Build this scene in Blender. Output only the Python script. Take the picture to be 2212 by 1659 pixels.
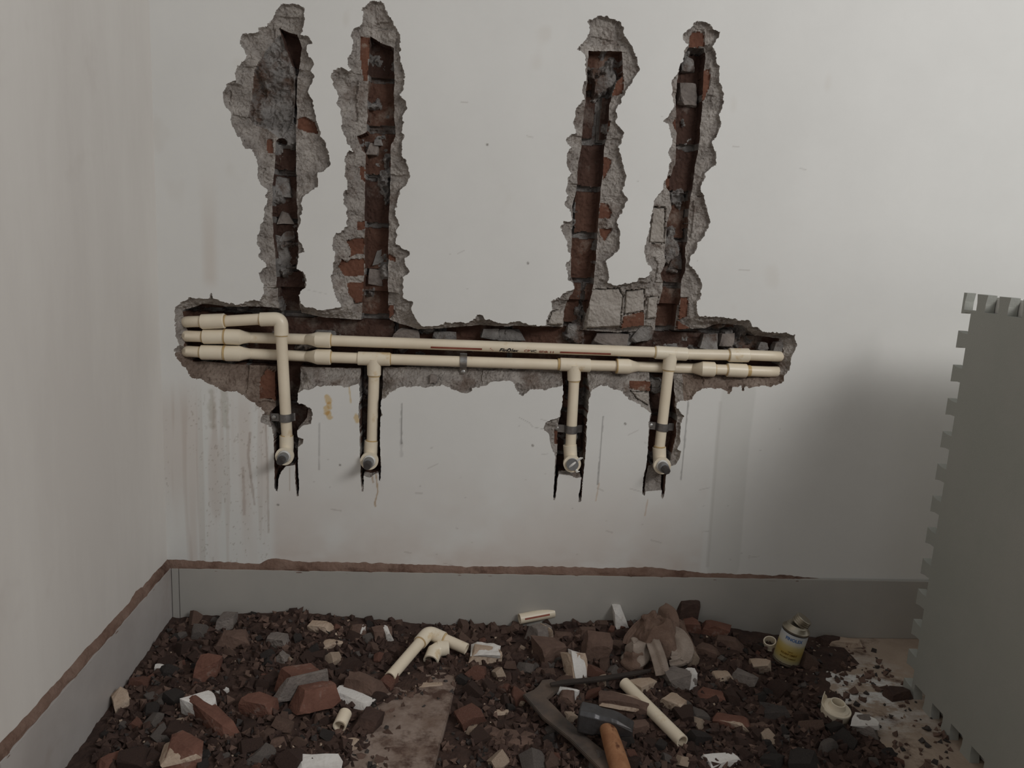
import bpy, bmesh, math, random
import numpy as np
from mathutils import Vector, Matrix, Quaternion

for o in list(bpy.data.objects): bpy.data.objects.remove(o)
S = bpy.context.scene
COL = S.collection

# ------------------------------------------------------------------ camera
FW, FH, FPX = 2212.0, 1659.0, 1700.0
CP, CY, CR = math.radians(10.24), math.radians(4.25), math.radians(2.77)
CAMD = 1.57
_f = Vector((math.sin(CY)*math.cos(CP), math.cos(CY)*math.cos(CP), -math.sin(CP)))
_r = Vector((math.cos(CY), -math.sin(CY), 0)); _u = _r.cross(_f)
RGT = math.cos(CR)*_r + math.sin(CR)*_u
UPV = -math.sin(CR)*_r + math.cos(CR)*_u
def ray(px, py): return _f*FPX + RGT*(px-FW/2) - UPV*(py-FH/2)
_d = ray(1900, 1379)
CAMZ = -_d.z/_d.y*(CAMD-0.010)            # floor meets the skirting (10 mm proud) at this pixel
CAM = Vector((0, -CAMD, CAMZ))
def W(px, py, Y=0.0):                     # point of the plane y = Y seen at a pixel
    d = ray(px, py); return CAM + d*((Y-CAM.y)/d.y)
def G(px, py, Z=0.0):                     # point of the plane z = Z
    d = ray(px, py); return CAM + d*((Z-CAM.z)/d.z)
def proj(p):
    q = Vector(p)-CAM; k = q.dot(_f)
    return FW/2+FPX*q.dot(RGT)/k, FH/2-FPX*q.dot(UPV)/k, k
cd = bpy.data.cameras.new('camera'); cam = bpy.data.objects.new('camera', cd); COL.objects.link(cam)
cd.sensor_width = 36; cd.sensor_fit = 'HORIZONTAL'; cd.lens = FPX/FW*36; cd.clip_start = .02
m = Matrix.Identity(4)
for i in range(3): m[i][0], m[i][1], m[i][2], m[i][3] = RGT[i], UPV[i], -_f[i], CAM[i]
cam.matrix_world = m
S.camera = cam

# ------------------------------------------------------------------ light
w = bpy.data.worlds.new('world'); S.world = w; w.use_nodes = True
w.node_tree.nodes['Background'].inputs[0].default_value = (.95, .97, 1.0, 1)
w.node_tree.nodes['Background'].inputs[1].default_value = 0.30
def area(name, loc, target, sx, sy, power, color):
    l = bpy.data.lights.new(name, 'AREA'); l.shape = 'RECTANGLE'; l.size = sx; l.size_y = sy
    l.energy = power; l.color = color
    o = bpy.data.objects.new(name, l); COL.objects.link(o); o.location = loc
    o.rotation_euler = (Vector(target)-Vector(loc)).to_track_quat('-Z', 'Y').to_euler()
    return o
area('tube_light', (1.75, -2.0, 1.95), (.1, 0, .8), 1.2, .6, 29, (1, .99, .975))
vs = S.view_settings
vs.view_transform = 'Standard'; vs.look = 'None'; vs.gamma = 1; vs.use_curve_mapping = False; vs.exposure = 0.0

# ------------------------------------------------------------------ helpers
def lin(c): 
    c = np.asarray(c, float)/255.0
    return tuple(np.where(c <= .04045, c/12.92, ((c+.055)/1.055)**2.4))
def tag(o, label=None, cat=None, group=None, kind=None):
    if label: o['label'] = label
    if cat: o['category'] = cat
    if group: o['group'] = group
    if kind: o['kind'] = kind
    return o
def link(o, parent=None):
    COL.objects.link(o)
    if parent: o.parent = parent
    return o
def empty(name, loc=(0,0,0)):
    o = bpy.data.objects.new(name, None); o.location = loc; o.empty_display_size = .02; return link(o)
def mesh(name, v, f, mat, parent=None, smooth=False):
    me = bpy.data.meshes.new(name)
    me.from_pydata([tuple(x) for x in v] if not isinstance(v, np.ndarray) else v.tolist(), [], f if not isinstance(f, np.ndarray) else f.tolist())
    me.materials.append(mat)
    if smooth: me.shade_smooth()
    me.update()
    return link(bpy.data.objects.new(name, me), parent)
def local(o, loc):                        # put the origin of an unparented mesh at loc
    o.data.transform(Matrix.Translation(-Vector(loc))); o.location = loc; return o
def bmobj(name, bm, mat, parent=None, smooth=False):
    me = bpy.data.meshes.new(name); bm.to_mesh(me); bm.free()
    if mat: me.materials.append(mat)
    if smooth: me.shade_smooth()
    return link(bpy.data.objects.new(name, me), parent)

_rs = np.random.RandomState(7)
_LAT = _rs.rand(256, 256)
def vnoise(x, y):
    x = np.asarray(x, float); y = np.asarray(y, float)
    xi = np.floor(x).astype(int); yi = np.floor(y).astype(int); fx = x-xi; fy = y-yi
    fx = fx*fx*(3-2*fx); fy = fy*fy*(3-2*fy)
    g = lambda a, b: _LAT[a % 256, b % 256]
    return (g(xi,yi)*(1-fx)+g(xi+1,yi)*fx)*(1-fy)+(g(xi,yi+1)*(1-fx)+g(xi+1,yi+1)*fx)*fy
def fbm(x, y, n=4, g=.5):
    a, s, t = 1., 0., 0.
    for i in range(n):
        s = s+a*vnoise(x*2**i+17.3*i, y*2**i+9.1*i); t += a; a *= g
    return s/t*2-1
def sm(x): x = np.clip(x, 0, 1); return x*x*(3-2*x)

# ------------------------------------------------------------------ materials
def material(name, base, var=None, scale=20, rough=.85, bump=.0, bscale=120, detail=6, metal=0., spots=None, coord='Object', stretch=None, attr=None, spec=.3):
    """two-tone noise colour (+ optional third tone in spots), bump, all procedural"""
    mt = bpy.data.materials.new(name); mt.use_nodes = True
    nt = mt.node_tree; N = nt.nodes; L = nt.links; b = N['Principled BSDF']
    b.inputs['Roughness'].default_value = rough; b.inputs['Metallic'].default_value = metal
    b.inputs['Specular IOR Level'].default_value = spec
    tc = N.new('ShaderNodeTexCoord'); src = tc.outputs[coord]
    if stretch:
        mp = N.new('ShaderNodeMapping'); mp.inputs['Scale'].default_value = stretch; L.new(src, mp.inputs[0]); srcn = mp.outputs[0]
    else: srcn = src
    c0 = (*lin(base), 1); out = None
    if var is None:
        b.inputs['Base Color'].default_value = c0
        rgb = N.new('ShaderNodeRGB'); rgb.outputs[0].default_value = c0; out = rgb.outputs[0]
    else:
        n = N.new('ShaderNodeTexNoise'); n.inputs['Scale'].default_value = scale; n.inputs['Detail'].default_value = detail
        n.inputs['Roughness'].default_value = .65; L.new(srcn, n.inputs['Vector'])
        r = N.new('ShaderNodeValToRGB'); r.color_ramp.elements[0].position = .36; r.color_ramp.elements[1].position = .66
        r.color_ramp.elements[0].color = c0; r.color_ramp.elements[1].color = (*lin(var), 1)
        L.new(n.outputs['Fac'], r.inputs[0]); out = r.outputs[0]
    if spots:
        col, sc, lo, hi = spots
        n = N.new('ShaderNodeTexNoise'); n.inputs['Scale'].default_value = sc; n.inputs['Detail'].default_value = 5; n.inputs['Roughness'].default_value = .7
        L.new(src, n.inputs['Vector'])
        mr = N.new('ShaderNodeMapRange'); mr.inputs[1].default_value = lo; mr.inputs[2].default_value = hi; L.new(n.outputs['Fac'], mr.inputs[0])
        mx = N.new('ShaderNodeMix'); mx.data_type = 'RGBA'; L.new(mr.outputs[0], mx.inputs[0]); L.new(out, mx.inputs[6]); mx.inputs[7].default_value = (*lin(col), 1)
        out = mx.outputs[2]
    if attr:
        at = N.new('ShaderNodeAttribute'); at.attribute_name = attr
        mx = N.new('ShaderNodeMix'); mx.data_type = 'RGBA'; mx.blend_type = 'MULTIPLY'; mx.inputs[0].default_value = 1
        L.new(out, mx.inputs[6]); L.new(at.outputs['Color'], mx.inputs[7]); out = mx.outputs[2]
    L.new(out, b.inputs['Base Color'])
    if bump:
        n = N.new('ShaderNodeTexNoise'); n.inputs['Scale'].default_value = bscale; n.inputs['Detail'].default_value = 6; L.new(src, n.inputs['Vector'])
        bp = N.new('ShaderNodeBump'); bp.inputs['Strength'].default_value = bump; bp.inputs['Distance'].default_value = .004
        L.new(n.outputs['Fac'], bp.inputs['Height']); L.new(bp.outputs[0], b.inputs['Normal'])
    return mt
M = dict(
 paint   = material('wall_paint', (216,215,211), (222,221,217), 3, .6, .05, 60, attr='stain'),
 paintl  = material('left_wall_paint', (209,204,198), (219,215,209), 5, .6, .05, 60, stretch=(1,1,.22), spots=((190,181,174), 2.4, .6, .9)),
 render  = material('cement_render', (132,125,119), (172,165,158), 34, .95, 1., 260, spots=((112,99,90), 16, .52, .68)),
 rend2   = material('brown_cement', (104,88,78), (140,126,115), 26, .95, .8, 200),
 mortar  = material('joint_mortar', (104,100,97), (142,138,134), 26, .95, .9, 200, spots=((84,66,56), 15, .5, .64)),
 brick   = material('brick_brown', (80,56,46), (97,70,57), 16, .92, .5, 180, spots=((134,122,112), 16, .52, .72)),
 brick2  = material('brick_dark', (62,44,37), (80,58,49), 18, .92, .6, 180, spots=((122,112,104), 16, .52, .72)),
 coated  = material('brick_cement_coated', (170,163,155), (148,140,132), 18, .95, .8, 180, spots=((134,92,70), 24, .64, .72)),
 orange  = material('brick_face', (92,60,47), (110,74,58), 22, .9, .3, 200, spots=((140,126,114), 30, .6, .74)),
 skirt   = material('skirting_tile', (166,163,157), (174,170,163), 6, .45, .02, 50, spots=((92,72,62), 190, .70, .74)),
 skirtl  = material('left_skirting_tile', (168,162,158), (180,175,171), 6, .45, .02, 50, spots=((150,135,126), 5, .55, .85)),
 band    = material('bare_brown_plaster', (108,84,72), (130,108,96), 16, .95, .7, 160, spots=((78,56,46), 9, .54, .66)),
 cpvc    = material('cpvc_cream', (226,212,188), (234,221,198), 14, .38, .0, spots=((196,166,116), 18, .60, .80), spec=.5),
 cpvcw   = material('cpvc_fitting', (228,215,192), (235,224,202), 20, .36, .0, spots=((200,164,100), 16, .58, .74), spec=.5),
 glue    = material('solvent_glue', (186,156,106), (206,182,138), 40, .35, .0),
 plug    = material('grey_plug', (104,104,104), (128,128,128), 40, .4, .1, 200),
 plugd   = material('dark_plug_head', (58,54,52), (74,70,68), 40, .5, .1, 200),
 steel   = material('clamp_steel', (110,106,104), (140,137,134), 60, .42, .1, 200, metal=.7),
 steelb  = material('bright_clamp_steel', (176,174,170), (140,137,134), 60, .35, .1, 200, metal=.8),
 red     = material('red_print', (136,72,58), (158,92,76), 60, .6),
 black   = material('black_print', (40,38,38), (58,56,56), 60, .6),
 tape    = material('thread_tape', (226,224,218), (206,204,200), 60, .6),
 bed     = material('rubble_dust', (58,44,39), (78,60,52), 26, 1., 1., 140, spots=((120,98,86), 40, .66, .8)),
 floor   = material('dusty_floor', (150,132,116), (176,158,141), 6, .8, .4, 120, spots=((96,76,64), 12, .54, .68)),
 r_dark  = material('dark_brown_brick', (62,48,43), (84,65,57), 24, .95, .7, 160),
 r_brown = material('brown_brick', (92,73,64), (114,92,81), 20, .95, .6, 160),
 r_red   = material('red_brick', (100,68,57), (122,86,73), 20, .95, .6, 160, spots=((150,134,124), 24, .58, .74)),
 r_grey  = material('grey_mortar', (108,100,95), (138,129,122), 24, .95, .8, 160),
 r_char  = material('charcoal_mortar', (60,55,53), (80,73,69), 24, .95, .8, 160),
 r_tan   = material('tan_plaster', (168,146,126), (188,170,152), 20, .95, .6, 160, spots=((120,92,76), 26, .58, .7)),
 r_white = material('white_plaster', (222,219,214), (206,200,193), 24, .9, .4, 160, spots=((140,120,108), 20, .64, .78)),
 slab    = material('dusty_stone_slab', (146,130,119), (112,92,80), 20, .85, .4, 120, spots=((82,62,53), 13, .5, .62)),
 rag     = material('dirty_cloth', (140,125,113), (164,150,138), 22, .95, .5, 300),
 ragb    = material('brown_cloth', (110,88,76), (130,108,95), 22, .95, .5, 300),
 iron    = material('tool_iron', (92,92,94), (70,66,64), 22, .42, .2, 90, metal=.65),
 dusty   = material('dusty_steel', (112,96,84), (74,70,68), 12, .7, .3, 90, metal=.2),
 irond   = material('dark_iron_strip', (56,50,47), (70,62,57), 22, .6, .2, 90, metal=.3),
 wood    = material('hammer_handle_wood', (136,92,62), (166,122,88), 30, .6, .2, 120, stretch=(1,1,.2), spots=((92,54,34), 30, .56, .64)),
 foam    = material('foam_mat', (158,160,153), (164,164,158), 5, .85, .15, 400),
 whitebox= material('white_box_paint', (214,213,208), (220,219,214), 4, .5),
 tin     = material('tin_metal', (176,168,152), (150,140,122), 20, .3, .05, 90, metal=.85),
)

def add_powder(mt, centre, rad, col, lo, hi, sc):
    nt = mt.node_tree; N = nt.nodes; L = nt.links; b = N['Principled BSDF']; src = b.inputs['Base Color'].links[0].from_socket
    tc = N.new('ShaderNodeTexCoord'); d = N.new('ShaderNodeVectorMath'); d.operation = 'DISTANCE'; d.inputs[1].default_value = centre; L.new(tc.outputs['Object'], d.inputs[0])
    mr = N.new('ShaderNodeMapRange'); mr.inputs[1].default_value = rad; mr.inputs[2].default_value = rad*.3; L.new(d.outputs['Value'], mr.inputs[0])
    mp = N.new('ShaderNodeMapping'); mp.inputs['Scale'].default_value = (1,1.7,1); mp.inputs['Rotation'].default_value = (0,0,.5); L.new(tc.outputs['Object'], mp.inputs[0])
    n = N.new('ShaderNodeTexNoise'); n.inputs['Scale'].default_value = sc; n.inputs['Detail'].default_value = 6; n.inputs['Roughness'].default_value = .7; L.new(mp.outputs[0], n.inputs['Vector'])
    m2 = N.new('ShaderNodeMapRange'); m2.inputs[1].default_value = lo; m2.inputs[2].default_value = hi; L.new(n.outputs['Fac'], m2.inputs[0])
    mu = N.new('ShaderNodeMath'); mu.operation = 'MULTIPLY'; L.new(mr.outputs[0], mu.inputs[0]); L.new(m2.outputs[0], mu.inputs[1])
    mx = N.new('ShaderNodeMix'); mx.data_type = 'RGBA'; L.new(mu.outputs[0], mx.inputs[0]); L.new(src, mx.inputs[6]); mx.inputs[7].default_value = (*lin(col), 1); L.new(mx.outputs[2], b.inputs['Base Color'])
pq = G(1850, 1490)
add_powder(M['floor'], tuple(pq), .17, (214,212,208), .46, .58, 13)
# ------------------------------------------------------------------ the chased back wall
OUT = [(375,662),(408,646),(430,644),(453,646),(456,634),(458,646),(485,652),(516,658),(532,650),(561,651),(563,644),(571,632),(569,615),(562,602),(556,590),(564,583),(576,577),(576,571),(567,559),(561,552),(563,541),(555,528),(556,519),(553,508),(561,502),(561,491),(571,478),(570,467),(573,446),(577,430),(573,424),(577,412),(564,399),(556,385),(552,371),(556,361),(551,345),(542,325),(528,321),(527,305),(513,292),(506,278),(498,262),(500,252),(493,237),(486,222),(482,201),(490,183),(502,174),(516,180),(510,167),(509,156),(518,138),(530,129),(533,120),(526,106),(519,94),(519,79),(524,73),(542,70),(553,72),(561,60),(576,58),(589,37),(597,21),(610,10),(628,8),(643,10),(655,19),(656,43),(654,63),(649,76),(659,76),(667,81),(674,94),(666,95),(661,106),(666,118),(675,130),(676,140),(672,156),(676,167),(673,181),(667,199),(675,226),(684,260),(691,289),(702,316),(710,337),(712,355),(709,362),(703,367),(686,374),(688,390),(684,402),(666,417),(652,428),(648,439),(651,455),(651,476),(645,485),(645,523),(652,525),(659,536),(659,545),(648,550),(642,559),(643,580),(655,592),(660,607),(660,620),(650,632),(645,641),(649,656),(664,665),(693,668),(700,672),(718,667),(736,662),(732,650),(723,632),(717,613),(715,593),(721,573),(726,552),(721,537),(720,512),(725,503),(736,502),(751,489),(747,476),(746,460),(752,451),(744,439),(740,419),(742,412),(754,410),(749,392),(744,365),(745,339),(754,325),(763,328),(752,312),(743,289),(738,273),(741,267),(736,249),(736,237),(728,224),(734,208),(720,185),(715,165),(720,151),(738,148),(754,156),(759,151),(751,138),(750,124),(760,108),(759,97),(765,95),(756,77),(759,68),(765,60),(779,55),(784,38),(785,29),(782,20),(793,9),(804,2),(820,3),(829,11),(833,20),(838,29),(851,43),(856,59),(865,75),(865,102),(865,136),(874,151),(876,167),(871,188),(865,206),(876,219),(880,235),(869,251),(874,264),(867,285),(871,298),(869,321),(863,330),(874,346),(880,358),(883,378),(879,397),(863,408),(862,426),(855,442),(854,467),(864,480),(864,489),(856,498),(857,530),(867,538),(883,541),(884,548),(873,558),(874,568),(882,580),(883,589),(871,600),(872,623),(871,643),(888,654),(890,670),(900,690),(903,699),(916,705),(938,703),(961,696),(974,698),(995,697),(1013,699),(1028,689),(1029,678),(1044,680),(1048,688),(1067,696),(1096,698),(1119,696),(1133,699),(1164,702),(1178,702),(1181,688),(1191,670),(1192,650),(1203,644),(1215,638),(1229,629),(1239,623),(1236,604),(1228,604),(1224,586),(1225,568),(1235,550),(1228,539),(1227,521),(1215,507),(1212,491),(1218,478),(1234,476),(1230,453),(1221,442),(1227,421),(1221,412),(1227,399),(1227,383),(1235,374),(1226,360),(1222,345),(1224,330),(1233,319),(1221,303),(1228,294),(1242,287),(1241,260),(1239,240),(1251,223),(1262,215),(1258,197),(1265,172),(1267,145),(1263,120),(1247,106),(1253,97),(1264,88),(1273,68),(1271,47),(1294,34),(1314,35),(1339,45),(1348,63),(1350,79),(1366,95),(1373,118),(1381,145),(1375,160),(1362,181),(1350,201),(1337,226),(1330,240),(1332,249),(1330,267),(1339,275),(1349,287),(1343,305),(1337,316),(1343,335),(1346,353),(1350,366),(1352,381),(1349,397),(1341,412),(1357,430),(1350,448),(1337,462),(1332,476),(1339,496),(1340,521),(1337,537),(1323,550),(1310,566),(1313,584),(1315,598),(1313,610),(1332,616),(1357,613),(1380,603),(1389,601),(1395,602),(1407,582),(1397,564),(1393,543),(1398,516),(1404,480),(1411,448),(1418,428),(1432,410),(1436,390),(1443,374),(1446,357),(1446,323),(1454,310),(1450,294),(1443,269),(1436,262),(1450,244),(1459,226),(1450,199),(1452,172),(1465,154),(1475,129),(1475,111),(1484,97),(1476,86),(1477,75),(1493,57),(1508,45),(1529,46),(1540,59),(1556,70),(1547,88),(1541,101),(1545,122),(1553,145),(1553,181),(1565,201),(1563,235),(1555,249),(1558,269),(1549,292),(1536,310),(1547,328),(1546,353),(1522,376),(1522,390),(1511,410),(1522,424),(1524,446),(1536,480),(1524,507),(1504,530),(1504,541),(1493,552),(1491,571),(1506,595),(1515,616),(1514,636),(1504,652),(1504,675),(1511,684),(1540,684),(1579,690),(1617,692),(1624,704),(1642,713),(1660,719),(1692,718),(1717,724),(1720,745),(1717,760),(1708,774),(1703,799),(1694,810),(1693,824),(1665,835),(1642,832),(1611,837),(1603,851),(1599,835),(1586,836),(1575,849),(1565,840),(1525,840),(1507,846),(1495,858),(1493,864),(1466,869),(1463,880),(1477,898),(1468,915),(1469,935),(1470,953),(1462,971),(1471,975),(1469,989),(1458,1004),(1447,1007),(1440,1018),(1437,1045),(1435,1071),(1431,1080),(1428,1071),(1430,1059),(1394,1061),(1392,1072),(1388,1067),(1389,1040),(1397,995),(1402,922),(1406,892),(1380,873),(1360,863),(1348,853),(1339,844),(1326,840),(1315,835),(1297,834),(1278,844),(1276,855),(1272,875),(1268,922),(1265,977),(1261,1022),(1258,1049),(1255,1083),(1250,1085),(1251,1067),(1256,1031),(1245,1033),(1228,1026),(1207,1024),(1204,1040),(1201,1067),(1199,1081),(1195,1080),(1197,1040),(1199,1013),(1200,987),(1192,968),(1187,951),(1187,939),(1174,926),(1178,913),(1192,910),(1200,901),(1209,899),(1213,881),(1216,850),(1216,831),(1209,834),(1182,842),(1151,840),(1137,846),(1129,854),(1117,846),(1108,826),(1103,823),(1081,824),(1063,823),(1049,833),(1026,837),(1017,837),(1017,843),(1008,849),(990,845),(970,837),(956,831),(936,835),(916,835),(888,837),(857,836),(843,849),(830,861),(824,867),(822,910),(821,958),(823,1031),(820,1043),(817,1022),(809,1024),(800,1032),(791,1030),(785,1026),(785,1049),(786,1062),(781,1062),(779,1022),(777,940),(775,850),(775,828),(751,835),(742,837),(711,833),(684,833),(665,842),(644,850),(643,871),(656,872),(668,880),(676,896),(672,916),(656,919),(643,930),(644,944),(656,948),(654,959),(644,966),(643,995),(645,1049),(646,1072),(641,1073),(638,1031),(638,1004),(618,1007),(607,1020),(602,1036),(600,1054),(598,1070),(594,1054),(592,1013),(591,958),(589,926),(574,917),(563,913),(563,901),(577,892),(543,867),(512,846),(498,844),(485,846),(471,837),(439,824),(410,812),(401,797),(394,788),(383,770),(376,756),(389,746),(381,727),(377,697)]
DEEP = [
 # the four risers above, the long channel, the four slots below
 [(601,58),(640,72),(650,102),(643,140),(638,175),(637,300),(637,380),(640,440),(642,520),(642,580),(653,592),(658,607),(658,620),(648,634),(644,650),(646,690),(600,690),(594,650),(594,577),(589,528),(586,453),(586,403),(590,363),(592,305),(598,296),(612,296),(628,262),(634,200),(630,140),(612,98)],
 [(797,73),(822,88),(850,100),(851,158),(850,249),(853,292),(843,312),(842,371),(841,419),(839,476),(838,521),(837,589),(836,656),(840,700),(776,700),(782,640),(786,590),(786,510),(786,453),(787,385),(788,332),(780,322),(768,291),(791,284),(793,200)],
 [(1273,106),(1346,108),(1349,136),(1349,160),(1334,175),(1318,226),(1318,249),(1312,294),(1307,328),(1306,363),(1300,408),(1297,464),(1292,521),(1288,577),(1285,611),(1278,645),(1269,679),(1264,715),(1220,715),(1221,679),(1230,645),(1239,634),(1242,620),(1234,595),(1235,566),(1237,510),(1239,442),(1248,408),(1251,351),(1256,328),(1260,294),(1264,226),(1267,203),(1270,170)],
 [(1490,100),(1527,98),(1528,124),(1524,170),(1522,226),(1517,271),(1513,316),(1504,371),(1499,408),(1493,453),(1490,510),(1484,543),(1482,584),(1475,611),(1473,645),(1468,679),(1465,720),(1421,720),(1423,693),(1427,656),(1432,638),(1438,611),(1430,592),(1441,566),(1440,539),(1444,510),(1444,480),(1454,453),(1451,426),(1449,401),(1456,363),(1461,353),(1463,312),(1465,283),(1462,226),(1463,203),(1468,147),(1479,120)],
 [(388,672),(430,658),(485,664),(560,664),(600,668),(646,678),(700,688),(780,694),(840,694),(900,714),(960,710),(1030,704),(1100,706),(1180,707),(1222,710),(1264,716),(1340,722),(1400,716),(1466,716),(1530,712),(1560,700),(1610,705),(1640,728),(1692,734),(1700,760),(1690,806),(1640,812),(1560,815),(1500,814),(1400,810),(1300,806),(1210,803),(1100,800),(1000,798),(900,796),(830,798),(760,800),(644,797),(560,795),(480,790),(410,784),(392,760),(398,720)],
 [(590,780),(643,780),(643,870),(664,885),(660,905),(644,925),(643,966),(643,995),(645,1049),(645,1068),(642,1070),(638,1031),(638,1004),(618,1007),(607,1020),(602,1036),(598,1062),(594,1054),(592,1013),(592,958),(590,926),(580,912),(580,893),(592,882)],
 [(777,780),(826,780),(823,870),(822,910),(821,958),(822,1031),(820,1038),(817,1018),(800,1024),(786,1020),(785,1049),(785,1058),(782,1058),(780,1022),(778,940),(776,850)],
 [(1217,790),(1274,790),(1273,860),(1270,880),(1267,922),(1264,977),(1260,1022),(1257,1049),(1254,1078),(1251,1078),(1252,1060),(1256,1025),(1228,1018),(1207,1018),(1203,1040),(1200,1067),(1198,1077),(1196,1076),(1198,1040),(1201,1013),(1203,987),(1206,950),(1208,920),(1214,881),(1217,850)],
 [(1410,795),(1462,795),(1463,860),(1459,880),(1465,900),(1463,921),(1462,945),(1456,971),(1450,995),(1443,1005),(1439,1018),(1436,1045),(1434,1068),(1431,1072),(1429,1066),(1431,1030),(1428,1008),(1402,1008),(1394,1061),(1391,1068),(1389,1064),(1391,1040),(1399,995),(1404,922),(1408,892)],
]
ROCK = [(545,150),(562,120),(585,85),(603,70),(615,100),(632,140),(636,200),(630,262),(614,298),(598,296),(575,278),(545,268),(532,250),(540,215)]
FACE = [ # bare brick faces showing on the ledges
 [(640,253),(655,250),(678,262),(685,286),(660,283),(640,277)], [(571,300),(585,298),(588,332),(575,330)],
 [(776,76),(796,76),(793,170),(784,172),(776,120)], [(745,521),(770,514),(785,514),(785,550),(768,548),(752,556),(757,540)],
 [(728,576),(737,560),(748,568),(755,560),(785,560),(785,597),(740,597)], [(747,612),(784,611),(781,655),(765,656),(752,635)],
 [(774,358),(786,358),(786,392),(777,385)], [(770,478),(786,478),(786,496),(768,496)], [(838,548),(853,556),(852,566),(838,562)], [(838,660),(850,662),(848,682),(838,690)],
 [(1299,437),(1316,440),(1325,458),(1320,471),(1296,472)], [(1299,494),(1325,494),(1318,505),(1309,521),(1300,508)], [(1306,335),(1325,345),(1318,365),(1306,388)],
 [(1314,255),(1321,262),(1315,287),(1311,287)], [(1338,165),(1350,156),(1348,200),(1325,206)], [(1524,150),(1537,144),(1538,175),(1528,212),(1520,216)],
 [(1456,262),(1466,248),(1466,286)], [(1493,75),(1503,65),(1525,66),(1527,97),(1493,98)], [(1474,643),(1491,643),(1488,686),(1470,692)], [(1470,694),(1485,705),(1505,712),(1466,714)],
 [(1440,380),(1452,378),(1450,412),(1443,408)], [(572,800),(592,806),(592,868),(556,862),(558,820)], [(1362,826),(1410,826),(1408,850),(1362,842)], [(1350,684),(1396,674),(1395,705),(1345,712)],
 [(1200,930),(1209,925),(1206,962),(1198,962)],
]
COAT = [ # bricks that keep their cement coat, between the two right risers
 [(1278,626),(1340,622),(1350,640),(1343,708),(1266,712),(1272,660)], [(1354,628),(1396,624),(1397,640),(1396,673),(1350,683)], [(1400,642),(1427,640),(1423,688),(1399,692)],
 [(1412,446),(1442,446),(1440,526),(1404,526)], [(1192,674),(1221,668),(1220,704),(1180,704)], [(1364,846),(1408,852),(1405,880),(1378,866)],
]
h = 0.002
XL = W(345, 700).x                                   # the room corner
Z_SK = 0.5*(W(390,1228,-.01).z+W(1900,1256,-.01).z)   # top of the skirting
x0, x1 = XL, W(1740, 740).x
z0, z1 = Z_SK-.004, W(800, -8).z
nx, nz = int(math.ceil((x1-x0)/h)), int(math.ceil((z1-z0)/h)); x1 = x0+nx*h; z1 = z0+nz*h
gx, gz = np.meshgrid(x0+np.arange(nx+1)*h, z0+np.arange(nz+1)*h)      # rows = z
def wp(poly): 
    return np.array([(W(a,b).x, W(a,b).z) for a, b in poly])
def inside(pts, X, Z):
    ins = np.zeros(X.shape, bool); n = len(pts)
    for i in range(n):
        (xa, za), (xb, zb) = pts[i], pts[(i+1) % n]
        if za == zb: continue
        c = ((za > Z) != (zb > Z)) & (X < (xb-xa)*(Z-za)/(zb-za)+xa)
        ins ^= c
    return ins
def sdf(polys, rad=.05):
    D = np.full(gx.shape, rad); I = np.zeros(gx.shape, bool)
    for poly in polys:
        pts = wp(poly)
        a, b = pts.min(0)-h, pts.max(0)+h
        i0, i1 = max(0,int((a[0]-x0)/h)), min(nx+1,int((b[0]-x0)/h)+2); j0, j1 = max(0,int((a[1]-z0)/h)), min(nz+1,int((b[1]-z0)/h)+2)
        I[j0:j1, i0:i1] |= inside(pts, gx[j0:j1, i0:i1], gz[j0:j1, i0:i1])
    for poly in polys:
        pts = wp(poly); n = len(pts)
        for k in range(n):
            p, q = pts[k], pts[(k+1) % n]
            a, b = np.minimum(p,q)-rad, np.maximum(p,q)+rad
            i0, i1 = max(0,int((a[0]-x0)/h)), min(nx+1,int((b[0]-x0)/h)+2); j0, j1 = max(0,int((a[1]-z0)/h)), min(nz+1,int((b[1]-z0)/h)+2)
            if i1 <= i0 or j1 <= j0: continue
            X, Z = gx[j0:j1, i0:i1], gz[j0:j1, i0:i1]; d = q-p; L2 = max(d@d, 1e-12)
            t = np.clip(((X-p[0])*d[0]+(Z-p[1])*d[1])/L2, 0, 1)
            dd = np.hypot(X-p[0]-t*d[0], Z-p[1]-t*d[1])
            np.minimum(D[j0:j1, i0:i1], dd, out=D[j0:j1, i0:i1])
    return np.where(I, -D, D)
def union(polys, rad=.05):
    s = None
    for p in polys:
        t = sdf([p], rad); s = t if s is None else np.minimum(s, t)
    return s
zlow = wp([(800, 905)])[0][1]
rag = np.where(gz < zlow, .35, 1.0)
sO = sdf([OUT], .06) + rag*(.0042*fbm(gx*70, gz*70, 3)+.0022*fbm(gx*230, gz*230, 2))
sD = union(DEEP, .04) + .0016*fbm(gx*60+5, gz*60, 3)
sR = sdf([ROCK], .04)
sO = np.where(np.abs(sO) < 1e-5, 1e-5, sO)
PX, PZ = gx.copy(), gz.copy()
def snap(s, lock=None):
    gzz, gxx = np.gradient(s, h); g = np.hypot(gxx, gzz)+1e-6
    near = np.abs(s)/g < .62*h
    if lock is not None: near &= ~lock
    st = np.clip(-s/g, -.6*h, .6*h)
    PX[near] += (st*gxx/g)[near]; PZ[near] += (st*gzz/g)[near]
    return near
nO = snap(sO); nD = snap(np.maximum(sD, sO), nO)
s_in = np.where(nO, 0, np.maximum(-sO, 0))
isdeep = (sD < 0) & ~nD & (s_in > 0)
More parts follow.
